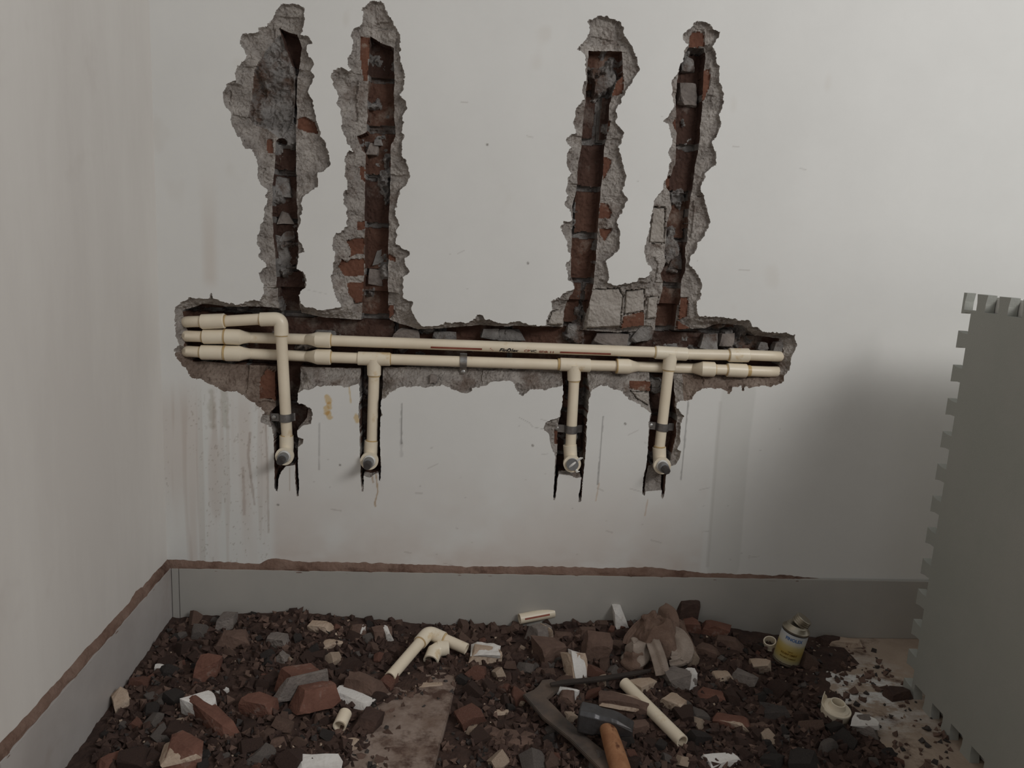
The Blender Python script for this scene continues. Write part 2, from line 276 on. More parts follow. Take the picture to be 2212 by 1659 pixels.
# coursing
CH = .0912; zc0 = W(1300, 709).z
course = np.floor((gz-zc0)/CH).astype(int); cz = (gz-zc0)/CH-course
off = np.where(course % 2 == 0, 0.02, .135)+.031*np.sin(course*2.3)
bx = (gx-off)/.235; bcol = np.floor(bx).astype(int); cx = bx-bcol
wob = .004*fbm(gx*40, gz*40+3, 3)
jz = np.minimum(cz, 1-cz)*CH+wob; jx = np.minimum(cx, 1-cx)*.235+wob
joint = np.minimum(jz, jx) < .0055
bid = course*100+bcol
rnd = lambda a, k: np.modf(np.abs(np.sin(a*12.9898+k*78.233)*43758.5453))[0]
ledge = .008*sm(s_in/.0035)+.006*sm(s_in/.03)+.0042*fbm(gx*55, gz*55, 4)*sm(s_in/.006)+.0022*fbm(gx*260, gz*260, 2)*sm(s_in/.004)
chan_lo, chan_hi = W(1000, 880).z, W(1000, 640).z
inch = (gz > chan_lo) & (gz < chan_hi)
ledge = ledge+np.where(inch, .013*sm(1-np.maximum(sD,0)/.03)*sm(s_in/.02), 0)
ledge = ledge+.004*np.where(joint & (fbm(gx*9+3, gz*9) > 0), 1, 0)*sm(s_in/.01)
facem = np.zeros(gx.shape, bool)
sF = sdf(FACE, .02)+.0018*fbm(gx*160, gz*160, 3)
sC = sdf(COAT, .02)+.0014*fbm(gx*160, gz*160, 3)
ledge = np.where((sF < 0) & (s_in > .003), .0155+.0012*fbm(gx*200, gz*200, 2)+.003*fbm(gx*18, gz*18, 2), ledge)
ledge = np.where((sC < 0) & (s_in > .003), .0125+.0015*fbm(gx*200, gz*200, 2)+.004*fbm(gx*30, gz*30, 3)+.010*sm((sC+.0035)/.0035), ledge)
dd = np.where(inch, .052, .038)+.010*(rnd(bid,1)-.5)+.008*(cx-.5)*(rnd(bid,2)-.5)+.010*(cz-.5)*(rnd(bid,3)-.4)+.0035*fbm(gx*35, gz*35, 3)+.0015*fbm(gx*200, gz*200, 2)
rough_lump = fbm(gx*28+40, gz*28, 4)
lump = rough_lump > .24
dd = np.where(lump, dd-.020*sm((rough_lump-.24)/.3)+.003*fbm(gx*150, gz*150, 3), dd)
dd = np.where(joint & ~lump, dd+.009, dd)
depth = np.where(isdeep, np.maximum(dd, ledge+.006), ledge)
rockd = .019+.017*fbm(gx*24, gz*24, 4)+.009*np.abs(fbm(gx*60, gz*60, 3))+.004*fbm(gx*220, gz*220, 2)
depth = np.where((sR < 0) & ~isdeep, depth+(rockd-depth)*sm(-sR/.006), depth)
depth = np.clip(depth, 0, .085); depth[s_in <= 0] = 0
V = np.stack([PX, depth, PZ], -1).reshape(-1, 3)
idx = np.arange((nx+1)*(nz+1)).reshape(nz+1, nx+1)
Q = np.stack([idx[:-1,:-1], idx[:-1,1:], idx[1:,1:], idx[1:,:-1]], -1)
cm = lambda a: (a[:-1,:-1]+a[:-1,1:]+a[1:,1:]+a[1:,:-1])/4.
sOc = cm(np.where(nO, 0, sO)); sDc = cm(np.where(nD, 0, np.maximum(sD, sO))); sRc = cm(sR); sFc = cm(sF); sCc = cm(sC)
inn = sOc < 0; deepc = inn & (sDc < 0); rockc = inn & ~deepc & (sRc < 0)
bidc = bid[:-1,:-1]; jc = joint[:-1,:-1]; lumpc = lump[:-1,:-1]
facec = inn & ~deepc & ~rockc & (sFc < 0); coatc = inn & ~deepc & ~rockc & ~facec & (sCc < 0)
# ---- stains of the painted face
st = np.ones(gx.shape+(3,)); 
def pxs(a, b): return W(a, b).x, W(a, b).z
def blot(mask, col):
    m = np.clip(mask, 0, 1)[..., None]; st[:] = st*(1-m)+st*np.array(col)*m
def seg(pts, wd, col, soft=.0012, k=1., rough=0.):
    D = np.full(gx.shape, 1.)
    w_ = [pxs(*p) for p in pts]
    for p, q in zip(w_[:-1], w_[1:]):
        d = np.array(q)-p; L2 = max(d@d, 1e-12)
        t = np.clip(((gx-p[0])*d[0]+(gz-p[1])*d[1])/L2, 0, 1)
        D = np.minimum(D, np.hypot(gx-p[0]-t*d[0], gz-p[1]-t*d[1]))
    D = D+rough*fbm(gx*90, gz*90, 3)
    blot(k*sm((wd-D)/soft+.5), col)
UX = (gx-XL); 
zt = lambda y: W(900, y).z
low = sm((zt(930)-gz)/.30)
nn = fbm(gx*9, gz*9, 4)
box = sm((gx-W(580,1100).x)/.02)*sm((W(1530,1100).x-gx)/.01)
blot(.95*low*box*sm(.6+nn*.9), (.90,.84,.81))
blot(.5*low*box*sm((zt(1150)-gz)/.10)*sm(.45+fbm(gx*30, gz*70, 4)*1.1), (.86,.79,.75))
left = sm((W(585,1000).x-gx)/.01)*sm((zt(820)-gz)/.10)
strk = fbm(gx*48, gz*2.2, 2)
blot(left*.8*sm(strk*1.6+.25), (.90,.845,.815)); blot(left*.35*sm(-strk*1.6), (.95,1.0,1.0))
blot(left*.6*sm((fbm(gx*75+9, gz*3, 2)-.3)*5), (.84,.785,.755))
blot(left*sm((fbm(gx*330, gz*200, 2)-.5)*9)*.55*sm(fbm(gx*30+2, gz*3, 2)*3), (.55,.5,.45))
for xs_ in (456, 483): seg([(xs_,845),(xs_+5,920)], .006, (.55,.52,.44), .006, .45*1, .006)
seg([(1596,850),(1582,960),(1562,1222)], .036, (.885,.885,.875), .006, .8); seg([(1556,870),(1528,1222)], .0035, (.86,.85,.84), .004, .6)
for p in ([(1303,900),(1291,1046)], [(1487,868),(1471,1036)], [(868,872),(867,958)]): seg(p, .0014, (.42,.41,.41), .0016, .8, .0012)
seg([(690,915),(689,1014)], .0016, (.62,.61,.61), .0016, .7, .001); seg([(866,905),(867,985)], .0026, (.72,.71,.71), .003, .6, .002)
seg([(573,900),(578,1010),(580,1150)], .0018, (.72,.67,.64), .002, .8, .0012); seg([(540,935),(536,985),(550,1090)], .0022, (.68,.62,.59), .002, .8, .0015)
seg([(525,1010),(528,1110)], .003, (.72,.66,.63), .003, .7, .002)
for a, b in (((706,858),.006), ((710,873),.004), ((704,882),.0062), ((711,893),.0058), ((770,900),.006)): 
    seg([a, (a[0]+3, a[1]+8)], b, (.86,.66,.38), .002, .9, .004)
seg([(754,835),(758,870)], .0014, (.85,.68,.42), .0014, .9); seg([(812,1024),(816,1062),(810,1085),(811,1093)], .0016, (.62,.47,.32), .0015, .9, .0008)
seg([(804,1030),(806,1042)], .0018, (.6,.46,.33), .0015, .8); seg([(1294,1044),(1287,1082)], .0013, (.80,.66,.55), .0015, .8); seg([(1399,1080),(1393,1114)], .0013, (.80,.66,.55), .0015, .8)
seg([(625,1010),(626,1060)], .0009, (.7,.63,.58), .001, .8); seg([(1120,901),(1145,914),(1150,922),(1174,927)], .0006, (.6,.58,.56), .001, .8)
seg([(640,620),(660,625),(705,635)], .0005, (.7,.7,.68), .001, .6); seg([(1360,1055),(1387,1063)], .0009, (.72,.7,.69), .001, .8)
plume = sm((.020+.012*sm((gz-zt(560))/.3)-np.abs(gx-W(452,500).x))/.018)*sm((gz-zt(650))/.03)*sm((zt(330)-gz)/.25)
blot(.55*plume*sm(.75+.6*fbm(gx*20, gz*4, 3)), (.82,.73,.66))
rr = random.Random(4)
for _ in range(70):
    a, b = rr.uniform(600,1900), rr.choice([rr.uniform(1030,1225), rr.uniform(900,1225), rr.uniform(200,640)])
    ln = rr.choice([2,3,14,22]); seg([(a,b),(a+ln,b+rr.uniform(-1,1)*ln*.5)], rr.uniform(.0006,.0013), (.62,.59,.57), .0012, .55)
for a, b in ((1150,962),(734,1004),(1052,312),(1140,568),(2102,542),(1350,915),(600,1090)): seg([(a,b),(a+1,b+1)], .0022, (.38,.36,.34), .0015, .9)
blot(.16*sm(fbm(gx*5+3, gz*5, 4)*1.4-.1), (.93,.92,.90)); blot(.5*sm((fbm(gx*14+31, gz*9, 3)-.5)*4)*sm((gz-zt(700))/.1), (.9,.87,.84))
st = np.clip(st, 0, 1.02)

def patch(name, cells, mat, parent=None, skirt=.03, smooth=False):
    q = Q[cells]; 
    u, inv = np.unique(q, return_inverse=True); q2 = inv.reshape(-1, 4)
    v = V[u]
    if skirt:                                          # carry the rim back into the masonry so that the piece has a body
        e = np.concatenate([q2[:,[0,1]], q2[:,[1,2]], q2[:,[2,3]], q2[:,[3,0]]])
        key = np.sort(e, 1); _, fi, ct = np.unique(key, axis=0, return_index=True, return_counts=True)
        be = e[fi[ct == 1]]; n = len(v); bu, bi = np.unique(be, return_inverse=True); bi = bi.reshape(-1, 2)
        vb = v[bu].copy(); vb[:,1] += skirt
        v = np.concatenate([v, vb]); q2 = np.concatenate([q2, np.stack([be[:,1], be[:,0], n+bi[:,0], n+bi[:,1]], -1)])
    o = mesh(name, v, q2, mat, parent, smooth)
    return o, u
wall, uu = patch('wall_back', ~inn, M['paint'], None, 0)
# the rest of the wall around the worked area, in the same mesh
bm = bmesh.new(); bm.from_mesh(wall.data)
XR, ZT = 2.6, 2.45
for (a, b, c, d) in ((XL, XR, z1, ZT), (x1, XR, 0, z1), (XL, x1, -.0, z0)):
    bm.faces.new([bm.verts.new(p) for p in ((a,0,c),(b,0,c),(b,0,d),(a,0,d))])
bm.to_mesh(wall.data); bm.free()
at = wall.data.color_attributes.new('stain', 'FLOAT_COLOR', 'POINT')
cc = np.ones((len(wall.data.vertices), 4), np.float32); cc[:len(uu), :3] = st.reshape(-1, 3)[uu]
at.data.foreach_set('color', cc.ravel())
wall['kind'] = 'structure'; tag(wall, 'white painted plaster wall chased open for water pipes', None)
plain = inn & ~deepc & ~rockc & ~facec & ~coatc
brownz = cm(gz) < W(1000, 785).z
brown_ledge = plain & brownz & (cm(gz) > chan_lo-.03) & ((cm(gx) < W(596,850).x) | (cm(gx) > W(1480,850).x))
patch('render_coat', plain & ~brown_ledge, M['render'], wall, .02)
patch('render_coat', brown_ledge, M['rend2'], wall, .02)
patch('mortar_lump', rockc, M['mortar'], wall, .02)
patch('mortar_joint', deepc & (jc | lumpc), M['mortar'], wall, 0)
rb = deepc & ~jc & ~lumpc
for k in np.unique(bidc[rb]):
    c = rb & (bidc == k)
    if c.sum() >= 12: patch('brick', c, M['brick2'] if rnd(k, 5) > .45 else M['brick'], wall, .012)
    else: patch('mortar_fill', c, M['mortar'], wall, 0)
def islands(polys, cells, mat, nm):
    for p in polys:
        pts = wp(p); a = pts.min(0)-.006; b = pts.max(0)+.006
        c = cells & (cm(gx) > a[0]) & (cm(gx) < b[0]) & (cm(gz) > a[1]) & (cm(gz) < b[1])
        cells &= ~c
        if c.sum() > 4: patch(nm, c, mat, wall, .012)
islands(FACE, facec, M['orange'], 'brick')
islands(COAT, coatc, M['coated'], 'brick')

# ------------------------------------------------------------------ rest of the shell
def boxm(bm, lo, hi):
    v = [bm.verts.new((x, y, z)) for z in (lo[2], hi[2]) for y in (lo[1], hi[1]) for x in (lo[0], hi[0])]
    for f in ((0,2,3,1),(4,5,7,6),(0,1,5,4),(2,6,7,3),(0,4,6,2),(1,3,7,5)): bm.faces.new([v[i] for i in f])
def box(name, lo, hi, mat, parent=None, bev=0):
    bm = bmesh.new(); boxm(bm, lo, hi)
    if bev: bmesh.ops.bevel(bm, geom=bm.edges[:], offset=bev, segments=2, affect='EDGES')
    return bmobj(name, bm, mat, parent)
YN = -3.2
o = mesh('wall_left', [(XL,0.0,0),(XL,YN,0),(XL,YN,ZT),(XL,0.0,ZT)], [(0,1,2,3)], M['paintl']); o['kind'] = 'structure'
fl = mesh('floor', [(XL,.0,0),(XL,YN,0),(XR,YN,0),(XR,.0,0)], [(0,1,2,3)], M['floor']); fl['kind'] = 'structure'
bb = box('baseboard_back', (XL, -.002, 0), (XR, .0, Z_SK-.003), M['rend2']); bb['kind'] = 'structure'
jx_ = [XL+.0105, W(391,1290).x, XR]
for a, b in zip(jx_[:-1], jx_[1:]): box('skirting_tile', (a+.0005, -.0100, 0), (b-.0005, -.002, Z_SK), M['skirt'], bb, .0008)
bl = box('baseboard_left', (XL, YN, 0), (XL+.002, 0, Z_SK-.003), M['rend2']); bl['kind'] = 'structure'
for a, b in ((-.62, -.002), (-1.25, -.621), (-3.2, -1.251)): box('skirting_tile', (XL+.002, a, 0), (XL+.0100, b, Z_SK), M['skirtl'], bl, .0008)
# bare brown plaster left between paint and skirting: a ragged strip, a little proud of the paint
def strip(name, length, hfun, place, mat, parent):
    n = int(length/.003); rows = 6; v = []; f = []
    for i in range(n+1):
        t = i*length/n; hh = hfun(t)
        for j in range(rows+1):
            u = j/rows; d = .0085*(1-u**2.5)*(.75+.5*vnoise(t*60, u*3+7))
            v.append(place(t, hh*u, max(d, .0002)))
    for i in range(n):
        for j in range(rows):
            a = i*(rows+1)+j; f.append((a, a+rows+1, a+rows+2, a+1))
    return mesh(name, v, f, mat, parent)
prof = [(375,1210),(440,1212),(520,1216),(560,1218),(580,1206),(610,1208),(640,1213),(760,1215),(900,1219),(1000,1224),(1200,1224),(1330,1227),(1400,1224),(1440,1228),(1520,1238),(1700,1243),(1780,1251),(1800,1254)]
pw = [(W(a,b).x-XL, W(a,b).z-Z_SK+.004) for a, b in prof]
hb = lambda t: max(.0012, float(np.interp(t, [p[0] for p in pw], [p[1] for p in pw]))+.0035*float(fbm(t*60, 1.5, 3)))
t1 = strip('trim_1', pw[-1][0], hb, lambda t, z, d: (XL+t, -d, Z_SK-.004+z), M['band'], None); t1['kind'] = 'structure'
hl = lambda t: .019+.0045*float(fbm(t*30, 4.5, 3))+.007*max(0., 1-abs(t-.16)/.03)
t2 = strip('trim_2', 1.6, hl, lambda t, z, d: (XL+d, -t, Z_SK-.004+z), M['band'], None); t2['kind'] = 'structure'
# ------------------------------------------------------------------ water pipes
RP = .0111                                            # pipe radius
def frames(P):
    P = [Vector(p) for p in P]; T = []
    for i in range(len(P)):
        a = P[max(i-1,0)]; b = P[min(i+1,len(P)-1)]; T.append((b-a).normalized())
    n = T[0].orthogonal().normalized(); out = []
    for i, t in enumerate(T):
        if i: n = T[i-1].rotation_difference(t) @ n
        n = (n-t*n.dot(t)).normalized(); out.append((P[i], n, t.cross(n)))
    return out
def tube(bm, P, R, seg=20, caps=(True, True), tw=0):
    """sweep; R a radius or one per point; a doubled point with two radii makes a step"""
    R = [R]*len(P) if not hasattr(R, '__len__') else R
    U = [P[0]]; ix = [0]
    for i in range(1, len(P)):
        if (Vector(P[i])-Vector(U[-1])).length > 1e-7: U.append(P[i])
        ix.append(len(U)-1)
    fr = frames(U); rings = []
    for i in range(len(P)):
        c, a, b = fr[ix[i]]
        rings.append([bm.verts.new(c+(a*math.cos(2*math.pi*k/seg+tw)+b*math.sin(2*math.pi*k/seg+tw))*R[i]) for k in range(seg)])
    for r, q in zip(rings[:-1], rings[1:]):
        for k in range(seg): bm.faces.new((r[k], r[(k+1)%seg], q[(k+1)%seg], q[k]))
    if caps[0]: bm.faces.new(rings[0][::-1])
    if caps[1]: bm.faces.new(rings[-1])
    return rings
def tubeobj(name, P, R, mat, parent=None, seg=20, caps=(True,True), sharp=True):
    bm = bmesh.new(); tube(bm, P, R, seg, caps); o = bmobj(name, bm, mat, parent, True); 
    edgesmooth(o); return o
def edgesmooth(o, ang=35):
    me = o.data; bm = bmesh.new(); bm.from_mesh(me)
    bmesh.ops.recalc_face_normals(bm, faces=bm.faces[:])
    for e in bm.edges:
        if len(e.link_faces) == 2 and e.calc_face_angle(0) > math.radians(ang): e.smooth = False
    for f in bm.faces: f.smooth = True
    bm.to_mesh(me); bm.free()
def lerp(a, b, t): return Vector(a)+(Vector(b)-Vector(a))*t
def socket(name, a, b, r, parent, mat=None, lip=.0012):
    a, b = Vector(a), Vector(b)
    return tubeobj(name, [a, lerp(a,b,.03), lerp(a,b,.97), b], [r-lip, r, r, r-lip], mat or M['cpvcw'], parent)
def glue_ring(a, ax, parent, r=RP+.0011, w=.0022):
    ax = Vector(ax).normalized(); a = Vector(a)
    return tubeobj('glue_ring', [a-ax*w*.5, a+ax*w*.5], r, M['glue'], parent)
def arc(c, a, b, n=7):                                # quarter bend through corner c from a to b
    return [(1-t)**2*Vector(a)+2*t*(1-t)*Vector(c)+t*t*Vector(b) for t in [i/n for i in range(n+1)]]
def elbow(name, A, C, B, parent, r=.0135, mat=None):
    A, B, C = Vector(A), Vector(B), Vector(C); da = (A-C).normalized(); db = (B-C).normalized()
    P = [A]+arc(C, C+da*r*.95, C+db*r*.95, 8)+[B]
    return tubeobj(name, P, r, mat or M['cpvcw'], parent)
def tee(name, a, b, c, d, parent, r=.0138):
    bm = bmesh.new(); a, b, c, d = map(Vector, (a, b, c, d))
    tube(bm, [a, lerp(a,b,.02), lerp(a,b,.98), b], [r-.001, r, r, r-.001]); tube(bm, [c, lerp(c,d,.45), lerp(c,d,.97), d], [r*1.12, r*1.02, r, r-.001])
    o = bmobj(name, bm, M['cpvcw'], parent, True); edgesmooth(o); return o
def outlet(px, py, top, parent, plugged=True):
    """elbow turning out of the wall with a threaded mouth; grey test plug in it"""
    y0 = top[2]; T = W(top[0], top[1], y0); C = W(px, py-4, y0); r = .0142
    e = elbow('outlet_elbow', T, C, C+Vector((0,-.018,0)), parent, r)
    F0 = C+Vector((0,-.012,0)); ax = Vector((0,-1,0))
    bm = bmesh.new(); tube(bm, [F0, F0, F0+ax*.010, F0+ax*.010, F0+ax*.003], [.0142, .0180, .0182, .0128, .0124], 28, (True, True))
    o = bmobj('threaded_mouth', bm, M['cpvcw'], e, True); edgesmooth(o)
    for k in range(3):
        bm = bmesh.new(); q = F0+ax*(.0105+.0014*k)
        tube(bm, [q-ax*.0007, q, q+ax*.0007], [.0108, .0130-.0009*k, .0108], 24); o = bmobj('thread_tape', bm, M['tape'], e, True)
    q = F0+ax*.003
    if plugged:
        tubeobj('plug', [q, q+ax*.026, q+ax*.028], [.0104, .0104, .0088], M['plug'], e, 24)
        tubeobj('plug_head', [q+ax*.028, q+ax*.044, q+ax*.046], [.0078, .0078, .0064], M['plugd'], e, 4 if False else 8)
    else:
        bm = bmesh.new(); tube(bm, [q, q+ax*.013, q+ax*.013, q+ax*.008], [.0124, .0124, .0108, .0104], 24, (True, True))
        o = bmobj('metal_insert', bm, M['plug'], e, True); edgesmooth(o)
        for k, (dx, dz) in enumerate(((.016,.013),(.011,-.016))):
            bm = bmesh.new(); c = q+ax*.009+Vector((dx,0,dz)); tube(bm, [q+ax*.008+Vector((dx*.6,0,dz*.6)), c, c+Vector((.004,-.003,.002))], [.0025,.003,.0012], 6); bmobj('thread_tape', bm, M['tape'], e)
    return e
def pipe(a, b, parent, mat=None): return tubeobj('pipe', [a, b], RP, mat or M['cpvc'], parent)
YC = .015                                             # axis depth inside the chase
YB = .036                                             # axis depth where a run ducks under another
p = lambda x, y, Y=YC: W(x, y, Y)

# run 1: top line, turns down at once
R1 = empty('water_pipe_run', p(607,690)); base1 = R1
def reparent(root):                                    # parts were built in world space; keep them there under the moved empty
    inv = Matrix.Translation(-root.location)
    for c in root.children: c.matrix_parent_inverse = inv
YA = .004
tubeobj('pipe', [p(384,700,.06), p(396,696,.03), p(408,695,YC), p(440,694,YC-.004)], RP, M['cpvc'], R1)
socket('coupling', p(435,695,.011), p(486,693,.009), .0148, R1); glue_ring(p(434,695,.011), (1,0,0), R1); glue_ring(p(487,693,.009), (1,0,0), R1)
pipe(p(480,694,.010), p(566,689,YA), R1)
elbow('elbow', p(563,690,YA), p(607,689,YA), p(608,724,YA), R1, .0138); glue_ring(p(562,690,YA), (1,0,0), R1); glue_ring(p(608,725,YA), (0,0,1), R1)
pipe(p(607.5,720,YA), p(620,945,.011), R1)
outlet(619, 984, (619,941,.012), R1); glue_ring(p(619.5,940,.012), (0,0,1), R1)
tag(R1, 'cream plastic water pipe with an elbow, passing in front of two lower pipes', 'pipe', None); reparent(R1)

def duck(root, a, b, c, d, back=YB):                   # step-over bend: sockets at both ends, the middle set back
    A, B, C, D = p(*a), p(*b, back), p(*c, back), p(*d)
    P1 = [A, lerp(A, p(*b), .35)]
    bm = bmesh.new()
    q0, q1, q2 = A, lerp(A, p(*b), .62), p(*b, back-.004)
    tube(bm, [q0, lerp(q0,q1,.05), q1, lerp(q1,q2,.5), q2], [.0145, .0157, .0157, .0128, RP+.0004])
    r0, r1, r2 = D, lerp(D, p(*c), .62), p(*c, back-.004)
    tube(bm, [r0, lerp(r0,r1,.05), r1, lerp(r1,r2,.5), r2], [.0145, .0157, .0157, .0128, RP+.0004])
    tube(bm, [lerp(q1,q2,.8), q2, p(*b,back), p(*c,back), r2, lerp(r1,r2,.8)], RP)
    o = bmobj('step_over_bend', bm, M['cpvcw'], root, True); edgesmooth(o); return o

# run 2: middle line, printed, feeds the rightmost outlet
R2 = empty('water_pipe_run', p(1449,764))
tubeobj('pipe', [p(382,726,.06), p(394,726,.03), p(406,726,YC), p(444,727)], RP, M['cpvc'], R2)
socket('coupling', p(439,727), p(487,727), .0146, R2); glue_ring(p(438,727), (1,0,0), R2); glue_ring(p(486,727), (1,0,0), R2, .0158)
duck(R2, (487,727), (535,729), (668,733), (715,735)); glue_ring(p(716,735), (1,0,0), R2)
main = pipe(p(712,735.5), p(1420,761), R2)
tee('tee', p(1415,761), p(1484,765), p(1449,763), p(1444.5,799), R2); glue_ring(p(1414,761), (1,0,0), R2); glue_ring(p(1444.5,800), (0,0,1), R2)
pipe(p(1444.5,796), p(1424,972,.012), R2); outlet(1425, 1004, (1424,966,.012), R2); glue_ring(p(1424.5,964,.012), (0,0,1), R2)
pipe(p(1482,765), p(1578,767), R2); socket('coupling', p(1574,767), p(1617,767.5), .0146, R2); glue_ring(p(1573,767), (1,0,0), R2)
tubeobj('pipe', [p(1612,767), p(1664,769), p(1682,770,.022), p(1698,771,.06)], RP, M['cpvc'], R2)

# run 3: bottom line with two tees
R3 = empty('water_pipe_run', p(1000,780))
tubeobj('pipe', [p(384,762,.06), p(396,760,.03), p(408,759,YC), p(440,761)], RP, M['cpvc'], R3)
socket('coupling', p(434,761), p(484,762), .0146, R3); glue_ring(p(433,761), (1,0,0), R3); glue_ring(p(486,762), (1,0,0), R3, .0155, .004)
duck(R3, (487,763), (535,764), (668,770), (715,771.5)); glue_ring(p(716,771.5), (1,0,0), R3)
pipe(p(712,771.5), p(778,774), R3)
tee('tee', p(773,774), p(843,776), p(808,775), p(808,811), R3); glue_ring(p(844,776), (1,0,0), R3); glue_ring(p(808,812), (0,0,1), R3)
pipe(p(808,808), p(803.5,958,.012), R3); outlet(800, 994, (802.5,952,.012), R3); glue_ring(p(803,951,.012), (0,0,1), R3)
pipe(p(839,776), p(1213,788), R3)
tee('tee', p(1209,787), p(1275,789.5), p(1240,788), p(1240,822), R3); glue_ring(p(1207,787), (1,0,0), R3, RP+.0012, .005); glue_ring(p(1240,823), (0,0,1), R3)
pipe(p(1240,819), p(1232.5,966,.012), R3); outlet(1233, 1000, (1231,961,.012), R3, False)
pipe(p(1271,789), p(1336,791), R3)
duck(R3, (1332,791), (1372,792), (1502,796), (1543,798)); glue_ring(p(1332,791), (1,0,0), R3, .0155); glue_ring(p(1544,798), (1,0,0), R3)
pipe(p(1540,798), p(1574,799), R3); socket('coupling', p(1570,799), p(1612,801), .0146, R3); glue_ring(p(1569,799), (1,0,0), R3); glue_ring(p(1615,801), (1,0,0), R3, RP+.0008, .010)
tubeobj('pipe', [p(1608,801), p(1660,803), p(1678,803,.022), p(1694,803,.06)], RP, M['cpvc'], R3)
tag(R2, 'cream plastic water pipe printed with black lettering and red stripes', 'pipe'); tag(R3, 'cream plastic water pipe with two tees, lowest line in the chase', 'pipe')

# print on the long pipe: letters and stripes wrapped on its surface
AX0, AX1 = p(712,735.5), p(1420,761); AXD = (AX1-AX0).normalized()
def along(px): 
    t = (px-712)/(1420-712); 
    lo, hi = 0., 1.
    for _ in range(40):
        mid = (lo+hi)/2
        if proj(lerp(AX0,AX1,mid))[0] < px: lo = mid
        else: hi = mid
    return (AX1-AX0).length*lo
ZUP = (Vector((0,0,1))-AXD*AXD.z).normalized(); YF = AXD.cross(ZUP); YF = -YF if YF.y > 0 else YF
def wrap(s, v, lift=.0006, R=RP, a0=None):
    a = v/R; return AX0+AXD*s+(YF*math.cos(a)+ZUP*math.sin(a))*(R+lift)
def textmesh(body, size, shear=0., bold=0., space=1.):
    cu = bpy.data.curves.new('lettering', 'FONT'); cu.body = body; cu.size = size; cu.shear = shear; cu.offset = bold; cu.space_character = space
    cu.resolution_u = 3; cu.fill_mode = 'FRONT'
    o = bpy.data.objects.new('lettering', cu); COL.objects.link(o); bpy.context.view_layer.update()
    me = bpy.data.meshes.new_from_object(o.evaluated_get(bpy.context.evaluated_depsgraph_get()))
    bpy.data.objects.remove(o); return me
def print_on(body, xa, xb, vmid, hgt, mat, parent, fun, shear=0., bold=0.):
    me = textmesh(body, .02, shear, bold)
    bm = bmesh.new(); bm.from_mesh(me)
    bmesh.ops.triangulate(bm, faces=bm.faces[:]); bmesh.ops.subdivide_edges(bm, edges=[e for e in bm.edges if e.calc_length() > .003], cuts=4, use_grid_fill=True)
    xs = [v.co.x for v in bm.verts]; ys = [v.co.y for v in bm.verts]; x_0, x_1, y_0, y_1 = min(xs), max(xs), min(ys), max(ys)
    for v in bm.verts:
        v.co = fun(xa+(v.co.x-x_0)/(x_1-x_0)*(xb-xa), vmid+((v.co.y-y_0)/(y_1-y_0)-.5)*hgt)
    o = bmobj('lettering', bm, mat, parent); return o
VM = -.0056
print_on('Fin', along(1078), along(1096), VM, .0082, M['black'], main, wrap, .3, .0006)
print_on('O', along(1095), along(1104), VM, .0096, M['black'], main, wrap, .2, .0012)
print_on('lex', along(1104), along(1120), VM, .0082, M['black'], main, wrap, .3, .0006)
print_on('CP', along(1132), along(1144), VM, .0062, M['red'], main, wrap, 0, .0003)
print_on('VC', along(1145), along(1158), VM, .0066, M['black'], main, wrap, 0, .0005)
print_on('SDR 11', along(1164), along(1195), VM-.0010, .0056, M['red'], main, wrap, 0, .0005)
def stripe(sa, sb, vm, hh, parent, fun, n=12):
    v = []; f = []
    for i in range(n+1):
        for j in range(4): v.append(fun(sa+(sb-sa)*i/n, vm+(j/3-.5)*hh))
    for i in range(n):
        for j in range(3): a = i*4+j; f.append((a, a+4, a+5, a+1))
    return mesh('stripe', v, f, M['red'], parent)
stripe(along(931), along(1041), VM+.0004, .0042, main, wrap); stripe(along(1209), along(1318), VM-.0004, .0042, main, wrap)
# small faded emblem before the name
v = []; f = []
for k in range(3):
    a, b = along(1058+2.5*k), along(1061+2.5*k); z = VM+(.003-.0026*k)
    n = len(v); v += [wrap(a, z-.0012), wrap(b, z-.0004), wrap(b, z+.0012), wrap(a, z+.0006)]; f.append((n,n+1,n+2,n+3))
mesh('emblem', v, f, material('faded_red_print', (196,150,128)), main)
reparent(R2); reparent(R3)

# ------------------------------------------------------------------ strap clamps
def strap_path(prof_pts, frame, wid, th, name, mat, parent):
    """flat strip following 2-D points (s, out); frame(s, out, along)"""
    bm = bmesh.new(); n = len(prof_pts); rows = []
    for i, (s, d) in enumerate(prof_pts):
        a = prof_pts[max(i-1,0)]; b = prof_pts[min(i+1,n-1)]; t = Vector((b[0]-a[0], b[1]-a[1])).normalized(); nn_ = Vector((-t.y, t.x))
        rows.append([bm.verts.new(frame(s+nn_.x*k*th, d+nn_.y*k*th, w_)) for k, w_ in ((0,-wid/2),(0,wid/2),(1,wid/2),(1,-wid/2))])
    for a, b in zip(rows[:-1], rows[1:]):
        for k in range(4): bm.faces.new((a[k], a[(k+1)%4], b[(k+1)%4], b[k]))
    bm.faces.new(rows[0][::-1]); bm.faces.new(rows[-1])
    bmesh.ops.recalc_face_normals(bm, faces=bm.faces[:])
    return bmobj(name, bm, mat, parent)
